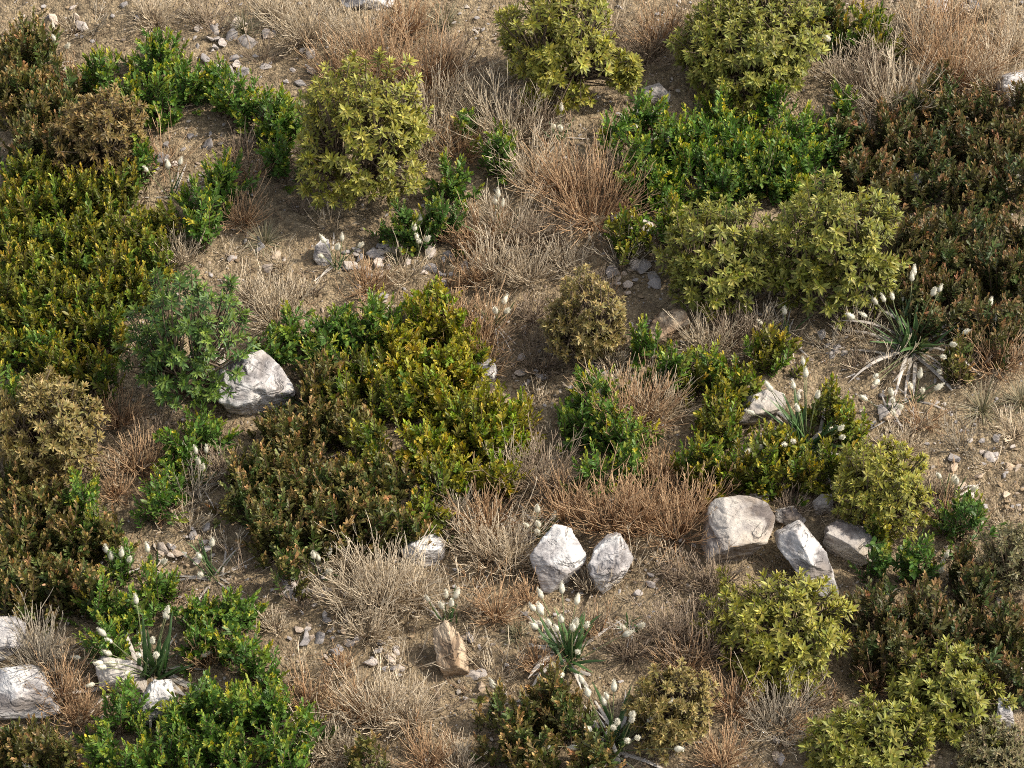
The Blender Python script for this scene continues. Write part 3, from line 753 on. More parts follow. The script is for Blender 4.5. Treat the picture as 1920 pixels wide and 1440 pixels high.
ROCKS = [
 ([(1040, 983), (1072, 990), (1100, 1040), (1092, 1062), (1040, 1117), (1018, 1110), (1000, 1062), (995, 1040), (1014, 1012)], 'W', 'kite-shaped white boulder with a narrow foot, left of the paired boulder', 'the kite-shaped white boulder', dict(faces=[(0.02, 0.22, 0.95, 0.5), (0.6, 0.4, 0.65, 0.66), (0.62, -0.75, 0.25, 0.72), (-0.3, -0.25, 0.9, 0.62)], rough=0.7)),
 ([(1142, 1006), (1165, 1003), (1187, 1045), (1180, 1065), (1160, 1100), (1140, 1120), (1118, 1100), (1102, 1065), (1114, 1030)], 'W', 'white boulder with grey furrows right of the kite-shaped boulder', 'the furrowed white boulder', dict(faces=[(-0.08, 0.25, 0.95, 0.5), (0.75, 0.2, 0.6, 0.66), (0.62, -0.7, 0.3, 0.62), (-0.1, -0.5, 0.85, 0.66)], rough=1.3)),
 ([(750, 1032), (785, 1005), (820, 1002), (832, 1012), (830, 1048), (815, 1062), (790, 1062), (760, 1047)], 'W', 'pale boulder at the foot of the copper shrubs, alone on soil', 'the lone pale boulder', dict(faces=[(0.2, 0.75, 0.7, 0.6), (0.2, -0.5, 0.8, 0.62), (-0.5, 0, 0.8, 0.8)])),
 ([(814, 1178), (836, 1163), (852, 1180), (874, 1228), (880, 1262), (860, 1273), (838, 1276), (820, 1242), (811, 1200)], 'B', 'brown and cream split rock standing on bare soil', 'the split brown rock', dict(faces=[(0.8, 0.35, 0.5, 0.45), (-0.45, 0.2, 0.85, 0.55), (0.1, -0.8, 0.5, 1.15)], rough=1.2)),
 ([(1222, 605), (1240, 587), (1285, 584), (1293, 600), (1290, 627), (1268, 642), (1250, 652), (1214, 646)], 'B', 'brown bark-like rock under the joined yellow bushes', 'the brown bark-like rock', dict(faces=[(-0.4, 0.7, 0.6, 0.5), (0.3, 0.4, 0.85, 0.6), (0.55, -0.7, 0.4, 0.45)], rough=1.3)),
 ([(395, 690), (440, 672), (490, 655), (527, 692), (556, 735), (545, 757), (480, 783), (430, 772), (400, 735)], 'W', 'largest white boulder, half covered by the leaf-green bush', 'the big white boulder', dict(faces=[(0.35, 0.65, 0.75, 0.55), (-0.4, 0.5, 0.8, 0.65), (0.1, -0.2, 0.97, 0.7), (0.25, -0.85, 0.4, 0.72)], rough=0.9)),
 ([(355, 670), (375, 645), (420, 655), (425, 690), (390, 705), (360, 695)], 'G', 'shaded grey rock seen through the leaf-green bush', 'the shaded grey rock', {}),
 ([(895, 680), (913, 664), (926, 680), (930, 702), (920, 732), (892, 728), (885, 706)], 'W', 'small white upright rock at the edge of the golden shrubs', 'the small upright white rock', {}),
 ([(1331, 942), (1345, 934), (1395, 929), (1440, 945), (1454, 970), (1450, 990), (1425, 1030), (1395, 1052), (1332, 1062), (1320, 1045), (1322, 1005)], 'G', 'biggest grey boulder with a flat tan face and dark foot', 'the big grey boulder', dict(faces=[(0.1, 0.4, 0.9, 0.55), (-0.5, 0.3, 0.8, 0.7), (0.65, 0.2, 0.75, 0.75), (0.25, -0.8, 0.38, 0.66)], rough=0.75)),
 ([(1462, 1003), (1500, 985), (1530, 1010), (1548, 1035), (1562, 1075), (1573, 1112), (1560, 1122), (1530, 1112), (1495, 1065), (1458, 1027)], 'W', 'long white curved boulder leaning behind the open yellow bush', 'the curved white boulder', dict(faces=[(0.5, 0.55, 0.7, 0.5), (-0.55, 0.1, 0.8, 0.55), (0.2, -0.3, 0.95, 0.7)], rough=0.9)),
 ([(1453, 958), (1490, 951), (1511, 975), (1506, 985), (1478, 988), (1456, 978)], 'G', 'flat grey slab wedged behind the curved white boulder', 'the wedged grey slab', {}),
 ([(1549, 988), (1570, 977), (1640, 998), (1668, 1030), (1652, 1047), (1610, 1062), (1562, 1054), (1545, 1022)], 'G', 'wide grey boulder with shaded left end, under the small dense bush', 'the wide grey boulder', dict(faces=[(0.2, 0.65, 0.75, 0.55), (0.3, 0.1, 0.95, 0.65), (-0.45, -0.7, 0.5, 0.62)])),
 ([(1522, 943), (1540, 926), (1562, 926), (1563, 962), (1528, 966)], 'G', 'small brownish grey rock tucked left of the small dense bush', 'the tucked brownish rock', {}),
 ([(1405, 928), (1420, 914), (1438, 916), (1443, 938), (1415, 944)], 'G', 'small grey rock leaning on the back of the big grey boulder', 'the leaning small rock', {}),
 ([(1376, 788), (1408, 742), (1448, 727), (1472, 740), (1470, 768), (1440, 787), (1412, 797), (1386, 798)], 'G', 'flat-topped grey rock left of the flowering grass among yellow shrubs', 'the flat-topped grey rock', dict(faces=[(0.0, 0.65, 0.75, 0.5), (-0.4, 0.3, 0.85, 0.75), (0.25, -0.75, 0.5, 0.68)], thick=1.0, rough=0.8)),
 ([(1145, 405), (1167, 399), (1228, 417), (1232, 438), (1190, 448), (1148, 432)], 'G', 'grey rock partly hidden by yellow shrub left of the joined bushes', 'the half-hidden grey rock', {}),
 ([(1880, 142), (1920, 131), (1945, 160), (1935, 196), (1890, 200), (1874, 166)], 'W', 'white boulder cut by the right edge near the top', 'the right-edge white boulder', dict(rough=1.2)),
 ([(-50, 1262), (30, 1248), (60, 1257), (90, 1288), (117, 1335), (70, 1347), (-20, 1350)], 'W', 'large smooth white boulder cut by the left edge near the bottom', 'the left-edge white boulder', dict(faces=[(0.3, 0.55, 0.75, 0.55), (-0.3, 0.3, 0.9, 0.6), (0.1, -0.3, 0.95, 0.7)], rough=0.7)),
 ([(-40, 1158), (30, 1157), (49, 1170), (45, 1205), (5, 1238), (-30, 1240)], 'W', 'angular white boulder at the left edge below the copper shrubs', 'the angular left boulder', {}),
 ([(263, 1362), (265, 1315), (290, 1274), (324, 1271), (331, 1310), (316, 1336), (282, 1358)], 'W', 'upright cleft white rock under the flowering grass at lower left', 'the cleft white rock', dict(rough=1.3)),
 ([(176, 1246), (195, 1229), (250, 1240), (272, 1300), (225, 1303), (188, 1290)], 'G', 'grey rock left of the cleft white rock', 'the low grey rock', {}),
 ([(590, 465), (604, 441), (618, 452), (622, 490), (602, 504), (589, 488)], 'W', 'small pale upright stone in front of the lone round bush', 'the small pale stone', {}),
 ([(1874, 1302), (1890, 1294), (1902, 1360), (1884, 1388), (1864, 1372)], 'W', 'narrow white slab at the side of the lower right bush', 'the narrow white slab', {}),
 ([(628, 0), (650, -25), (760, -25), (768, 8), (700, 18), (640, 13)], 'W', 'white boulder cut by the top edge left of centre', 'the top-edge white boulder', {}),
 ([(1700, 318), (1728, 330), (1770, 352), (1766, 370), (1722, 368), (1698, 340)], 'G', 'grey stone glimpsed among the dark russet shrubs at right', 'the glimpsed grey stone', {}),
 ([(1205, 168), (1235, 158), (1258, 180), (1248, 200), (1212, 196)], 'G', 'grey stone between the two top bushes, behind the green shrubs', 'the stone between top bushes', {}),
]
MATS = {'W': M_WHITE, 'G': M_GREY, 'B': M_BROWN}
for i, (poly, mk, lab, ph, kw) in enumerate(ROCKS):
    boulder(poly, MATS[mk], i, lab, ph, **kw)

# hare's-tail grass: large clumps
BIGHT = [
 (1706, 655, 112, 19, 46, 'big hare’s-tail grass clump on open soil at right, right of the joined bushes', 'the right hare’s-tail clump'),
 (1512, 842, 115, 17, 44, 'big hare’s-tail grass clump beside the flat-topped grey rock', 'the central hare’s-tail clump'),
 (285, 1262, 112, 17, 40, 'big hare’s-tail grass clump behind the cleft white rock', 'the left hare’s-tail clump'),
 (1065, 1232, 92, 18, 44, 'big hare’s-tail grass clump in front of the kite-shaped white boulder', 'the middle hare’s-tail clump'),
 (1150, 1400, 112, 20, 30, 'big hare’s-tail grass clump at the bottom, left of the olive bush', 'the bottom hare’s-tail clump'),
]
for i, (x, y, rc, nh, nb, lab, ph) in enumerate(BIGHT):
    o, p = hare_tail(x, y, rc, nh, nb, i, big=True, spread=1.5, green=0.5)
    tag(o, lab, 'grass', 'hare’s-tail grass clumps'); LAND.append((ph, x, y - 40))

SMALLHT = [(97, 118, 62, 3, 4), (325, 372, 78, 3, 10), (630, 500, 70, 5, 8), (782, 470, 62, 5, 6), (930, 450, 78, 3, 8), (925, 610, 66, 4, 10), (1048, 262, 55, 3, 8),
 (1205, 250, 55, 2, 6), (1012, 1010, 66, 5, 16), (402, 1085, 95, 3, 18), (218, 1092, 66, 5, 6), (286, 1068, 45, 2, 10), (602, 1078, 40, 4, 6), (838, 1168, 62, 5, 12),
 (935, 1325, 40, 2, 6), (1185, 1180, 40, 2, 22), (1472, 630, 75, 2, 14), (1668, 772, 50, 5, 12), (1716, 752, 50, 4, 10), (1778, 935, 58, 4, 12), (1840, 640, 66, 4, 6),
 (375, 905, 58, 4, 10), (1548, 110, 66, 2, 6), (1104, 780, 52, 3, 6), (1240, 295, 50, 2, 4), (85, 1470, 58, 2, 6), (1752, 1082, 40, 3, 4)]
for i, (x, y, rc, nh, nb) in enumerate(SMALLHT):
    o, p = hare_tail(x, y, rc, nh, nb, 40 + i, big=False, spread=0.75, green=0.45)
    ITEMS.append((o, 'sparse hare’s-tail grass', x, y - rc * 0.6, 'grass', 'sparse hare’s-tail grass plants'))

SHRUBS = {
 'green': [(197, 125, 38, 45), (300, 115, 55, 50), (300, 175, 55, 35), (402, 148, 42, 38), (455, 175, 48, 45), (505, 215, 42, 60), (532, 280, 38, 42), (420, 320, 46, 50), (275, 290, 30, 42),
   (372, 385, 48, 36), (385, 430, 32, 40), (882, 235, 24, 30), (930, 285, 34, 48), (850, 322, 46, 26), (1185, 290, 42, 50), (1220, 205, 42, 42), (1300, 300, 60, 50), (1240, 350, 55, 45),
   (1400, 255, 60, 40), (1500, 235, 55, 40), (1515, 310, 50, 45), (1585, 190, 26, 45), (1300, 235, 50, 40), (690, 590, 55, 50), (625, 595, 36, 34), (560, 610, 42, 34), (510, 640, 34, 30), (600, 655, 40, 26),
   (1205, 650, 36, 45), (1250, 690, 36, 34), (1115, 715, 52, 34), (1090, 785, 52, 46), (1180, 820, 52, 44), (1110, 870, 40, 36), (340, 845, 46, 40), (300, 930, 42, 40), (375, 795, 45, 40),
   (195, 1110, 42, 46), (295, 1095, 50, 36), (210, 1200, 46, 48), (440, 1150, 52, 44), (385, 1130, 40, 38), (490, 1230, 48, 52), (430, 1215, 40, 34), (225, 1320, 50, 52), (195, 1400, 44, 50), (300, 1395, 62, 48), (395, 1305, 62, 48), (405, 1395, 62, 52),
   (500, 1330, 60, 48), (525, 1405, 58, 46), (575, 1365, 34, 40), (150, 930, 44, 50), (20, 735, 40, 50), (95, 640, 40, 40), (170, 985, 36, 36), (1340, 690, 46, 42), (240, 1050, 40, 30), (1250, 265, 46, 46), (1350, 215, 44, 40), (1440, 200, 46, 40), (1460, 290, 48, 44), (1380, 300, 48, 44), (1210, 335, 46, 44), (1480, 345, 46, 40), (1160, 250, 32, 36), (345, 1350, 52, 48), (450, 1345, 52, 48), (260, 1430, 46, 40), (350, 1430, 50, 40), (460, 1430, 50, 40), (560, 1430, 40, 36), (350, 150, 44, 40), (255, 170, 40, 40), (545, 230, 34, 44), (1150, 780, 44, 40), (1170, 860, 36, 34), (390, 1190, 46, 40), (255, 1140, 40, 36), (650, 620, 40, 36), (540, 640, 40, 30), (330, 890, 38, 36)],
 'dark': [(765, 415, 50, 42), (835, 420, 42, 48), (1345, 345, 55, 46), (1430, 325, 58, 46), (1560, 265, 40, 40), (1800, 965, 52, 40), (1710, 1055, 50, 34), (1640, 1060, 34, 30), (1700, 590, 0, 0)],
 'mustard': [(55, 325, 60, 50), (150, 350, 56, 48), (230, 340, 50, 44), (60, 415, 62, 50), (150, 430, 60, 48), (235, 415, 52, 48), (285, 470, 40, 48), (55, 500, 60, 50), (140, 515, 60, 50), (220, 505, 54, 48), (50, 590, 60, 50), (145, 600, 54, 48),
   (205, 620, 50, 46), (110, 690, 56, 40), (190, 690, 44, 44), (690, 690, 54, 50), (740, 750, 58, 48), (690, 830, 50, 46), (800, 960, 46, 44), (1440, 655, 48, 38), (1385, 715, 50, 42), (1340, 800, 46, 44), (1345, 745, 40, 36), (1300, 690, 34, 34), (1310, 870, 46, 46),
   (1395, 875, 52, 44), (1440, 825, 42, 36), (1490, 880, 42, 36), (1550, 755, 44, 36), (1590, 800, 38, 36), (1180, 425, 42, 42), (1615, 55, 52, 52), (1560, 850, 40, 34), (820, 900, 46, 46), (1260, 420, 30, 34), (1635, 1010, 30, 36), (860, 790, 52, 46), (100, 375, 50, 46), (190, 385, 50, 46), (20, 370, 50, 46), (100, 460, 52, 46), (190, 470, 52, 46), (20, 460, 50, 46), (100, 560, 50, 46), (20, 550, 50, 46), (180, 560, 50, 44), (100, 645, 50, 44), (20, 640, 50, 44), (250, 545, 40, 40), (300, 420, 32, 44), (640, 740, 40, 40), (680, 880, 46, 40), (1340, 860, 40, 36), (1430, 880, 44, 36), (1480, 830, 36, 34)],
 'gold': [(790, 600, 50, 40), (850, 625, 42, 36), (760, 655, 52, 44), (830, 690, 54, 46), (795, 740, 52, 44), (905, 755, 44, 40), (955, 800, 46, 44), (890, 830, 52, 46), (940, 875, 44, 36), (800, 830, 54, 46), (860, 880, 46, 36), (985, 785, 26, 30), (850, 700, 46, 42), (745, 700, 46, 42), (930, 825, 44, 40), (850, 765, 48, 44), (735, 640, 40, 36), (820, 570, 40, 36), (880, 650, 34, 32)],
 'copper': [(45, 95, 50, 50), (40, 180, 54, 48), (110, 150, 48, 44), (60, 250, 56, 46), (130, 215, 44, 44), (55, 955, 60, 48), (150, 1010, 54, 46), (55, 1035, 60, 50), (140, 1075, 54, 46), (50, 1110, 58, 44), (210, 1000, 40, 44), (480, 865, 58, 50), (560, 840, 58, 48),
   (640, 800, 54, 46), (590, 745, 50, 42), (470, 935, 54, 46), (555, 925, 58, 48), (650, 890, 56, 48), (730, 895, 50, 44), (560, 1000, 56, 44), (645, 965, 56, 46), (720, 975, 50, 42), (535, 790, 46, 40), (610, 700, 44, 36), (770, 985, 40, 32), (500, 990, 46, 40), (545, 1060, 36, 30),
   (1035, 1290, 50, 38), (950, 1375, 50, 36), (1060, 1350, 50, 38), (1000, 1415, 54, 40), (1105, 1400, 46, 40), (60, 1385, 62, 44), (690, 1405, 46, 34), (1535, 20, 44, 44), (930, 1310, 30, 30), (1800, 670, 26, 36), (20, 995, 50, 46), (100, 1000, 52, 46), (100, 1080, 52, 46), (20, 1085, 50, 46), (175, 1105, 40, 40), (100, 935, 50, 44), (20, 910, 50, 44), (520, 890, 50, 44), (600, 890, 50, 44), (610, 960, 50, 44), (690, 930, 48, 44), (600, 790, 44, 40), (520, 960, 48, 42), (80, 60, 44, 44), (15, 140, 44, 44), (90, 210, 50, 44), (130, 290, 46, 40), (1000, 1330, 44, 36), (120, 1400, 40, 36), (20, 1400, 44, 40)],
 'umber': [(1640, 235, 52, 46), (1720, 200, 50, 44), (1630, 310, 54, 48), (1720, 285, 56, 48), (1810, 255, 54, 48), (1890, 250, 52, 46), (1655, 385, 50, 46), (1740, 430, 56, 48), (1820, 345, 56, 50), (1900, 340, 54, 48), (1720, 500, 54, 48), (1815, 430, 56, 50),
   (1900, 430, 54, 50), (1790, 540, 56, 48), (1870, 520, 56, 48), (1910, 600, 50, 44), (1830, 600, 50, 40), (1640, 1140, 54, 46), (1730, 1130, 56, 48), (1815, 1110, 52, 48), (1690, 1210, 54, 46), (1780, 1190, 54, 48), (1860, 1190, 54, 48), (1905, 1250, 50, 46), (1630, 1210, 40, 40), (1790, 1050, 42, 38),
   (1760, 150, 36, 36), (1590, 260, 44, 44), (1680, 350, 52, 46), (1770, 330, 50, 46), (1860, 300, 52, 46), (1690, 440, 44, 44), (1765, 490, 52, 46), (1860, 480, 52, 46), (1705, 560, 40, 40), (1750, 600, 40, 36), (1910, 520, 48, 46), (1860, 640, 44, 34), (1600, 330, 40, 44), (1915, 190, 36, 36), (1740, 1250, 44, 40), (1845, 1255, 48, 44), (1660, 1175, 46, 44), (1900, 1170, 46, 44), (1680, 250, 46, 44), (1780, 200, 44, 40), (1840, 200, 44, 40)],
}
seed = 0
for kind, lst in SHRUBS.items():
    for (cx, cy, rx, ry) in lst:
        seed += 1
        if rx == 0: continue
        k = 1.24 if kind in ('mustard', 'copper', 'umber') else 1.3
        jr = np.random.RandomState(seed)
        small_shrub(cx + jr.uniform(-9, 9), cy + jr.uniform(-12, 12), rx * k, ry * k, kind, seed, dens=0.72 if kind in ('green', 'dark') else 0.88 if kind == 'umber' else 1.0)

TWIGS = [
 (290, 40, 62, 'straw'), (378, 35, 45, 'straw'), (575, 70, 100, 'straw'), (520, 30, 60, 'straw'), (640, 150, 85, 'rust'), (725, 140, 110, 'rust'), (800, 160, 105, 'rust'), (680, 95, 95, 'straw'), (850, 130, 80, 'brown'), (760, 60, 80, 'rust'),
 (815, 225, 100, 'straw'), (900, 215, 85, 'straw'), (960, 265, 110, 'straw'), (1010, 245, 80, 'brown'), (800, 290, 85, 'straw'), (860, 290, 70, 'rust'), (1110, 410, 130, 'rust'), (1060, 360, 100, 'rust'), (1000, 340, 90, 'straw'), (1130, 350, 80, 'brown'),
 (905, 450, 80, 'rust'), (960, 455, 100, 'straw'), (1020, 460, 85, 'brown'), (930, 520, 85, 'straw'), (990, 525, 80, 'straw'), (885, 525, 60, 'rust'), (1210, 110, 75, 'brown'), (1240, 80, 80, 'rust'), (1790, 150, 140, 'rust'), (1720, 90, 95, 'straw'), (1760, 60, 85, 'rust'),
 (1805, 90, 40, 'straw'), (1870, 160, 95, 'straw'), (1905, 90, 80, 'straw'), (1680, 215, 115, 'straw'), (1630, 180, 85, 'brown'), (1570, 150, 60, 'straw'), (455, 415, 62, 'rust'), (345, 490, 62, 'straw'), (520, 605, 85, 'straw'), (470, 560, 55, 'straw'), (690, 540, 62, 'rust'),
 (905, 640, 85, 'rust'), (860, 610, 70, 'rust'), (900, 700, 70, 'rust'), (1018, 690, 62, 'brown'), (1190, 800, 115, 'rust'), (1240, 770, 80, 'straw'), (1150, 760, 70, 'straw'), (1235, 890, 70, 'rust'), (1020, 910, 105, 'brown'), (960, 910, 80, 'straw'), (910, 985, 90, 'rust'), (1060, 965, 95, 'rust'),
 (1140, 990, 110, 'rust'), (1180, 985, 85, 'rust'), (1265, 1000, 105, 'rust'), (1310, 950, 80, 'rust'), (852, 975, 60, 'ash'), (935, 1045, 105, 'straw'), (970, 1060, 80, 'straw'), (715, 1125, 120, 'straw'), (775, 1120, 85, 'straw'), (640, 1130, 75, 'straw'), (690, 1190, 85, 'straw'), (655, 1060, 60, 'straw'),
 (930, 1155, 75, 'rust'), (990, 1128, 45, 'rust'), (640, 1250, 42, 'rust'), (715, 1345, 105, 'straw'), (770, 1350, 80, 'straw'), (665, 1340, 75, 'rust'), (800, 1430, 75, 'rust'), (860, 1440, 60, 'straw'), (1270, 1090, 55, 'brown'), (1250, 1200, 80, 'brown'), (1310, 1220, 95, 'brown'), (1285, 1255, 70, 'rust'),
 (1370, 1330, 75, 'rust'), (1355, 1430, 75, 'rust'), (1460, 1360, 95, 'ash'), (1520, 1320, 60, 'brown'), (1645, 1285, 60, 'rust'), (1330, 660, 75, 'straw'), (1370, 640, 70, 'brown'), (1420, 620, 60, 'straw'), (1870, 690, 85, 'rust'), (1905, 665, 60, 'straw'), (1665, 850, 60, 'straw'), (1700, 845, 45, 'straw'),
 (265, 880, 80, 'rust'), (225, 790, 70, 'rust'), (290, 830, 60, 'brown'), (75, 1250, 100, 'ash'), (115, 1310, 80, 'rust'), (150, 1350, 70, 'rust'), (130, 150, 45, 'rust'), (575, 1320, 70, 'rust'), (600, 1400, 70, 'straw'), (640, 1420, 60, 'straw'), (1120, 560, 50, 'brown'), (330, 1120, 40, 'brown'),
 (420, 890, 60, 'brown'), (220, 930, 50, 'rust'), (1340, 1100, 70, 'brown'), (1330, 1150, 60, 'brown'), (1480, 960, 45, 'brown'), (1210, 960, 80, 'rust'), (560, 560, 45, 'straw'), (450, 290, 50, 'brown'), (310, 210, 50, 'brown'), (1100, 1180, 55, 'brown'), (1180, 1230, 65, 'brown'), (1010, 1250, 60, 'rust'), (395, 1240, 70, 'rust'), (420, 1150, 50, 'brown'),
 (520, 1180, 40, 'straw'), (1150, 690, 50, 'straw'), (870, 470, 55, 'rust'), (1060, 500, 60, 'straw'), (1000, 600, 50, 'brown'), (1850, 30, 60, 'straw'), (1640, 120, 70, 'straw'), (1800, 700, 60, 'brown'), (1610, 690, 40, 'brown'), (1760, 940, 60, 'brown'), (1640, 600, 40, 'brown'), (880, 1030, 60, 'straw'), (1110, 1105, 50, 'straw'),
]
for i, (x, y, sz, k) in enumerate(TWIGS):
    twig_clump(x, y, sz, k, i, dens=1.0 if k != 'ash' else 1.2)
# thin wisps of dead grass between the plants
wr = np.random.RandomState(321)
WISPS = [(480, 130), (410, 60), (180, 60), (470, 330), (560, 400), (610, 420), (520, 500), (580, 540), (760, 510), (840, 530), (1090, 520), (1180, 500), (1150, 560), (1060, 640), (980, 640), (1130, 660), (1010, 760), (1040, 830), (1300, 620),
  (1460, 640), (1550, 660), (1600, 640), (1660, 700), (1740, 800), (1800, 850), (1860, 880), (1700, 800), (1760, 980), (1890, 980), (1190, 1060), (1250, 1060), (1290, 1140), (1180, 1140), (1120, 1180), (900, 1230), (940, 1270), (870, 1300), (820, 1340),
  (760, 1260), (560, 1150), (470, 1080), (430, 1030), (350, 1000), (300, 960), (370, 940), (620, 1270), (560, 1260), (140, 1240), (140, 1290), (1400, 1320), (1420, 1400), (1490, 1380), (1560, 1300), (380, 460), (430, 480), (300, 300), (880, 1090), (850, 1150),
  (1650, 280), (1590, 620), (1850, 730), (1900, 820), (700, 620), (1080, 260), (1150, 60), (1870, 100), (130, 60), (620, 40), (240, 900), (230, 860)]
for i, (x, y) in enumerate(WISPS):
    twig_clump(x + wr.uniform(-12, 12), y + wr.uniform(-12, 12), wr.uniform(38, 80), ('straw', 'brown', 'ash', 'straw', 'rust')[wr.randint(5)], 400 + i, dens=wr.uniform(0.16, 0.42))

for i, (x, y, sz) in enumerate([(458, 58, 55), (835, 45, 55), (497, 455, 55), (1842, 768, 75), (1915, 755, 55), (1765, 925, 45), (970, 1190, 40), (330, 510, 40), (1590, 885, 50), (745, 480, 40)]):
    grass_tuft(x, y, sz, i, 0.55 if i % 2 else 0.35)

# ------------------------------------------------------------------ stones
PEBS = []
def pebble_shape(r, V):
    k = np.arange(10) + 0.5; ph = np.arccos(1 - 2 * k / 10); th = k * 2.39996 * 1.0
    n = unit(np.stack([np.cos(th) * np.sin(ph), np.sin(th) * np.sin(ph), np.cos(ph)], -1) + r.randn(10, 3) * 0.3); d = r.uniform(0.55, 1.0, 10)
    q = np.clip(V @ n.T, 0, None) / d
    rr = np.minimum((q ** 40).sum(1) ** (-1 / 40.0), 1.35)
    v = V * rr[:, None] * np.array([1.2, 0.85, 0.45])
    return v + V * (0.07 * fbm3(V * 2.5 + r.rand() * 50, 3))[:, None]
for i in range(10):
    r = np.random.RandomState(600 + i)
    mb = MB(); mb.add(pebble_shape(r, ICO3_V), None, ICO3_F, np.array([0.43, 0.405, 0.385]) * r.uniform(0.85, 1.15))
    PEBS.append(mb.mesh('stone', M_PEB, smooth=False))
CLUST = [(450, 85, 90, 55, 27), (560, 120, 50, 40, 8), (720, 490, 90, 35, 27), (830, 500, 60, 30, 14), (595, 1105, 60, 35, 18), (610, 1190, 70, 45, 22), (715, 1235, 45, 30, 16), (1850, 890, 70, 75, 19), (1120, 730, 55, 40, 22), (1185, 520, 50, 40, 14),
 (600, 640, 60, 30, 12), (360, 1020, 70, 40, 17), (480, 480, 60, 30, 6), (1490, 1400, 60, 30, 8), (1540, 650, 50, 35, 8), (1780, 20, 50, 30, 8), (1650, 760, 45, 40, 8), (340, 270, 60, 40, 7), (1000, 700, 40, 40, 6), (880, 1240, 60, 60, 8), (1230, 1100, 60, 50, 6), (200, 40, 120, 40, 8), (690, 560, 50, 30, 6), (1080, 590, 40, 60, 4), (1210, 260, 70, 60, 3)]
r = np.random.RandomState(77)
STONES = []
for (cx, cy, rx, ry, n) in CLUST:
    for _ in range(n):
        a = r.rand() * 6.283; q = math.sqrt(r.rand())
        x, y = cx + math.cos(a) * q * rx, cy + math.sin(a) * q * ry
        p, s = at(x, y)
        o = bpy.data.objects.new('stone', PEBS[r.randint(10)]); COL.objects.link(o)
        sz = (5.5 + 9.0 * r.rand() ** 2.2) / s
        o.location = p + np.array([0, 0, sz * 0.18 + 0.004])
        o.scale = (sz, sz * r.uniform(0.8, 1.15), sz * r.uniform(0.8, 1.2))
        o.rotation_euler = (r.randn() * 0.35, r.randn() * 0.35, r.rand() * 6.28)
        STONES.append((o, cx, cy, x, y))

def at_many(px, py):
    d = -VV[None] * DIST + RV[None] * ((px - 960) / PPM)[:, None] + UV[None] * ((720 - py) / PPM)[:, None]
    z = np.zeros(len(px))
    for _ in range(12):
        t = (z - CAM[2]) / d[:, 2]
        p = CAM[None] + d * t[:, None]
        z = H(p[:, 0], p[:, 1])
    p[:, 2] = z
    return p, PPM / t

def gravel():
    r = np.random.RandomState(88)
    n = 36000
    px = r.uniform(-60, 1980, n); py = r.uniform(-60, 1500, n)
    mask = vn2(px / 130.0 + 4, py / 100.0 + 7) + r.rand(n) * 0.6 > 0.02
    px, py = px[mask], py[mask]; n = len(px)
    P, S = at_many(px, py)
    cols = np.array([[0.44, 0.415, 0.39], [0.38, 0.31, 0.235], [0.40, 0.305, 0.195], [0.36, 0.27, 0.165], [0.52, 0.47, 0.40], [0.30, 0.22, 0.135]])
    shapes = np.array([pebble_shape(r, ICO1_V) for _ in range(16)])
    sz = np.where(r.rand(n) < 0.16, r.uniform(2.5, 5.5, n), r.uniform(0.9, 2.4, n)) / S
    a = r.rand(n) * 6.28; c, q = np.cos(a), np.sin(a)
    v = shapes[r.randint(0, 16, n)] * (sz[:, None] * r.uniform(0.75, 1.25, (n, 3)))[:, None, :]
    x = v[..., 0] * c[:, None] - v[..., 1] * q[:, None]; y = v[..., 0] * q[:, None] + v[..., 1] * c[:, None]
    v = np.stack([x, y, v[..., 2]], -1) + P[:, None] + np.array([0, 0, 0.004])
    k = len(ICO1_V)
    F = (ICO1_F[None] + (np.arange(n) * k)[:, None, None]).reshape(-1, 3)
    C = cols[r.choice(6, n, p=[.22, .20, .18, .14, .14, .12])] * r.uniform(0.8, 1.2, (n, 1))
    mb = MB(); mb.add(v.reshape(-1, 3), None, F, np.repeat(C, k, 0))
    o = mb.build('gravel', M_PEB, smooth=False); o['kind'] = 'stuff'
    tag(o, 'fine pale gravel and soil crumbs strewn over the ground', 'gravel')
gravel()

def litter():
    r = np.random.RandomState(99)
    n = 5200
    px = r.uniform(-60, 1980, n); py = r.uniform(-60, 1500, n)
    mask = vn2(px / 150.0 + 40, py / 110.0 + 17) + r.rand(n) * 0.6 > 0.1
    px, py = px[mask], py[mask]; n = len(px)
    P0 = at_many(px, py)[0]
    az = r.rand(n) * 6.283; L = r.uniform(0.02, 0.09, n)
    K = 5
    P = np.zeros((n, K, 3)); P[:, 0] = P0
    for k in range(1, K):
        az = az + r.randn(n) * 0.22
        P[:, k] = P[:, k - 1] + np.stack([np.cos(az), np.sin(az), np.zeros(n)], -1) * (L / (K - 1))[:, None]
    P[..., 2] = H(P[..., 0], P[..., 1]) + 0.006 + r.rand(n, 1) * 0.008 + r.rand(n, K) * 0.004
    C = np.array([[0.45, 0.35, 0.23], [0.30, 0.19, 0.11], [0.20, 0.14, 0.09]])[r.randint(0, 3, n)] * r.uniform(0.8, 1.2, (n, 1))
    mb = MB(); tubes(mb, P, np.full((n, K), 0.0011), C, 3)
    o = mb.build('twig_litter', M_TWIG); o['kind'] = 'stuff'
    tag(o, 'thin broken twigs and straw lying over the soil', 'litter')
litter()

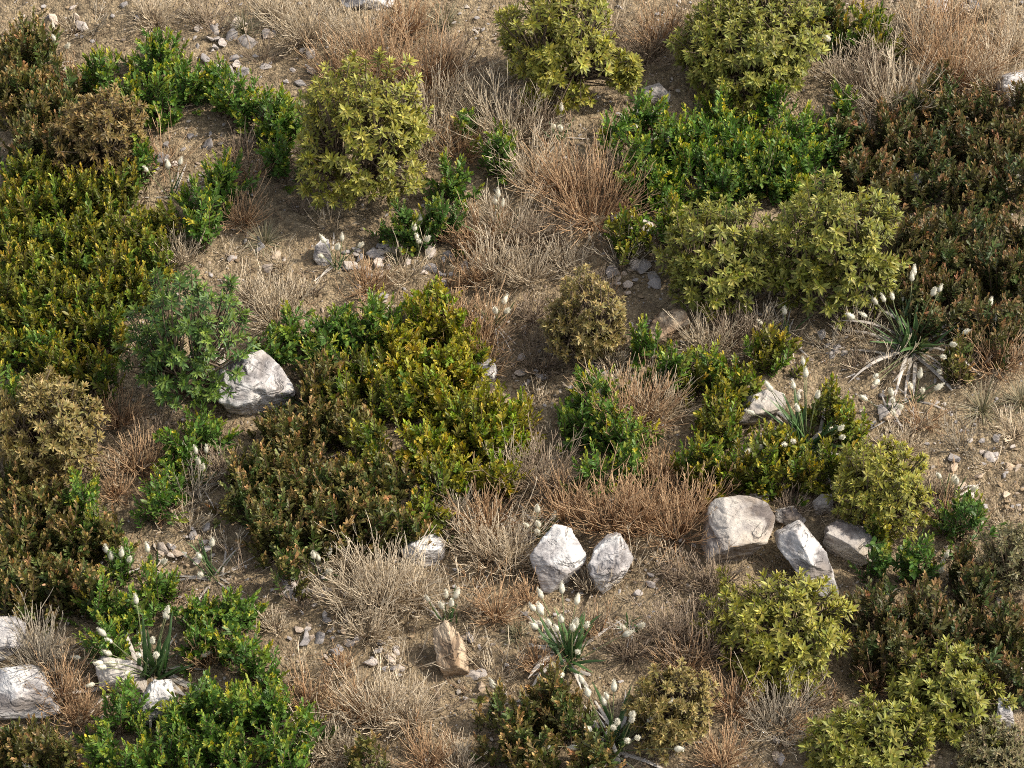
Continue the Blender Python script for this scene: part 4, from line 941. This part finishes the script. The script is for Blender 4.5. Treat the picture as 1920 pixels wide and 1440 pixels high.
# ------------------------------------------------------------------ labels
def side(dx, dy):
    if abs(dx) * 0.9 >= abs(dy): return 'left' if dx < 0 else 'right'
    return 'behind' if dy < 0 else 'front'
SIDEW = {'left': 'on its left', 'right': 'on its right', 'behind': 'on its far side', 'front': 'on its near side'}
by = {}
for it in ITEMS: by.setdefault(it[1], []).append(it)
for desc, lst in by.items():
    best = {}
    for it in lst:
        for li, (ph, lx, ly) in enumerate(LAND):
            sd = side(it[2] - lx, it[3] - ly); d = math.hypot(it[2] - lx, it[3] - ly)
            k = (li, sd)
            if k not in best or d < best[k][0]: best[k] = (d, it[0])
    for it in lst:
        opts = [(v[0], k) for k, v in best.items() if v[1] is it[0]]
        if opts:
            d, (li, sd) = min(opts)
            lab = f'{desc} closest to {LAND[li][0]} {SIDEW[sd]}'
        else:
            order = sorted(LAND, key=lambda L: math.hypot(it[2] - L[1], it[3] - L[2]))
            lab = f'{desc} between {order[0][0]} and {order[1][0]}'
        tag(it[0], lab, it[4], it[5])
for (o, cx, cy, x, y) in STONES:
    L = min(LAND, key=lambda L: math.hypot(cx - L[1], cy - L[2]))
    sd = {'left': 'left of', 'right': 'right of', 'behind': 'behind', 'front': 'in front of'}[side(cx - L[1], cy - L[2])]
    tag(o, f'angular pale stone in the cluster {sd} {L[0]}', 'stone', f'stones {sd} {L[0]}')

# ------------------------------------------------------------------ light, camera, render
w = bpy.data.worlds.new('World'); scn.world = w; w.use_nodes = True
nt = w.node_tree; bg = nt.nodes['Background']
sky = nt.nodes.new('ShaderNodeTexSky'); sky.sky_type = 'NISHITA'; sky.sun_disc = False
sky.sun_elevation = SUN_EL; sky.sun_rotation = math.pi / 2 - SUN_AZ
sky.dust_density = 3.0; sky.ozone_density = 0.6
hv = nt.nodes.new('ShaderNodeHueSaturation'); hv.inputs['Saturation'].default_value = 0.42   # hazy, whitish sky
nt.links.new(sky.outputs[0], hv.inputs['Color']); nt.links.new(hv.outputs[0], bg.inputs['Color']); bg.inputs['Strength'].default_value = 0.15
sd_ = bpy.data.lights.new('sun', 'SUN'); sd_.energy = 3.3; sd_.angle = math.radians(2.0); sd_.color = (1.0, 0.91, 0.78)
so = bpy.data.objects.new('sun', sd_); COL.objects.link(so)
from mathutils import Vector, Matrix
sdir = Vector((math.cos(SUN_EL) * math.cos(SUN_AZ), math.cos(SUN_EL) * math.sin(SUN_AZ), math.sin(SUN_EL)))
so.rotation_euler = sdir.to_track_quat('Z', 'Y').to_euler(); so.location = sdir * 20

cd = bpy.data.cameras.new('camera'); cd.sensor_width = 36; cd.lens = 36 * DIST * PPM / 1920.0
cd.clip_end = 400
co = bpy.data.objects.new('camera', cd); COL.objects.link(co)
m = Matrix(((RV[0], UV[0], VV[0], CAM[0]), (RV[1], UV[1], VV[1], CAM[1]), (RV[2], UV[2], VV[2], CAM[2]), (0, 0, 0, 1)))
co.matrix_world = m
scn.camera = co
vs = scn.view_settings
vs.view_transform = 'Standard'; vs.look = 'None'; vs.exposure = 0.78; vs.gamma = 1.0
scn.cycles.use_denoising = False; scn.cycles.filter_width = 1.0; scn.cycles.max_bounces = 6; scn.cycles.transparent_max_bounces = 4
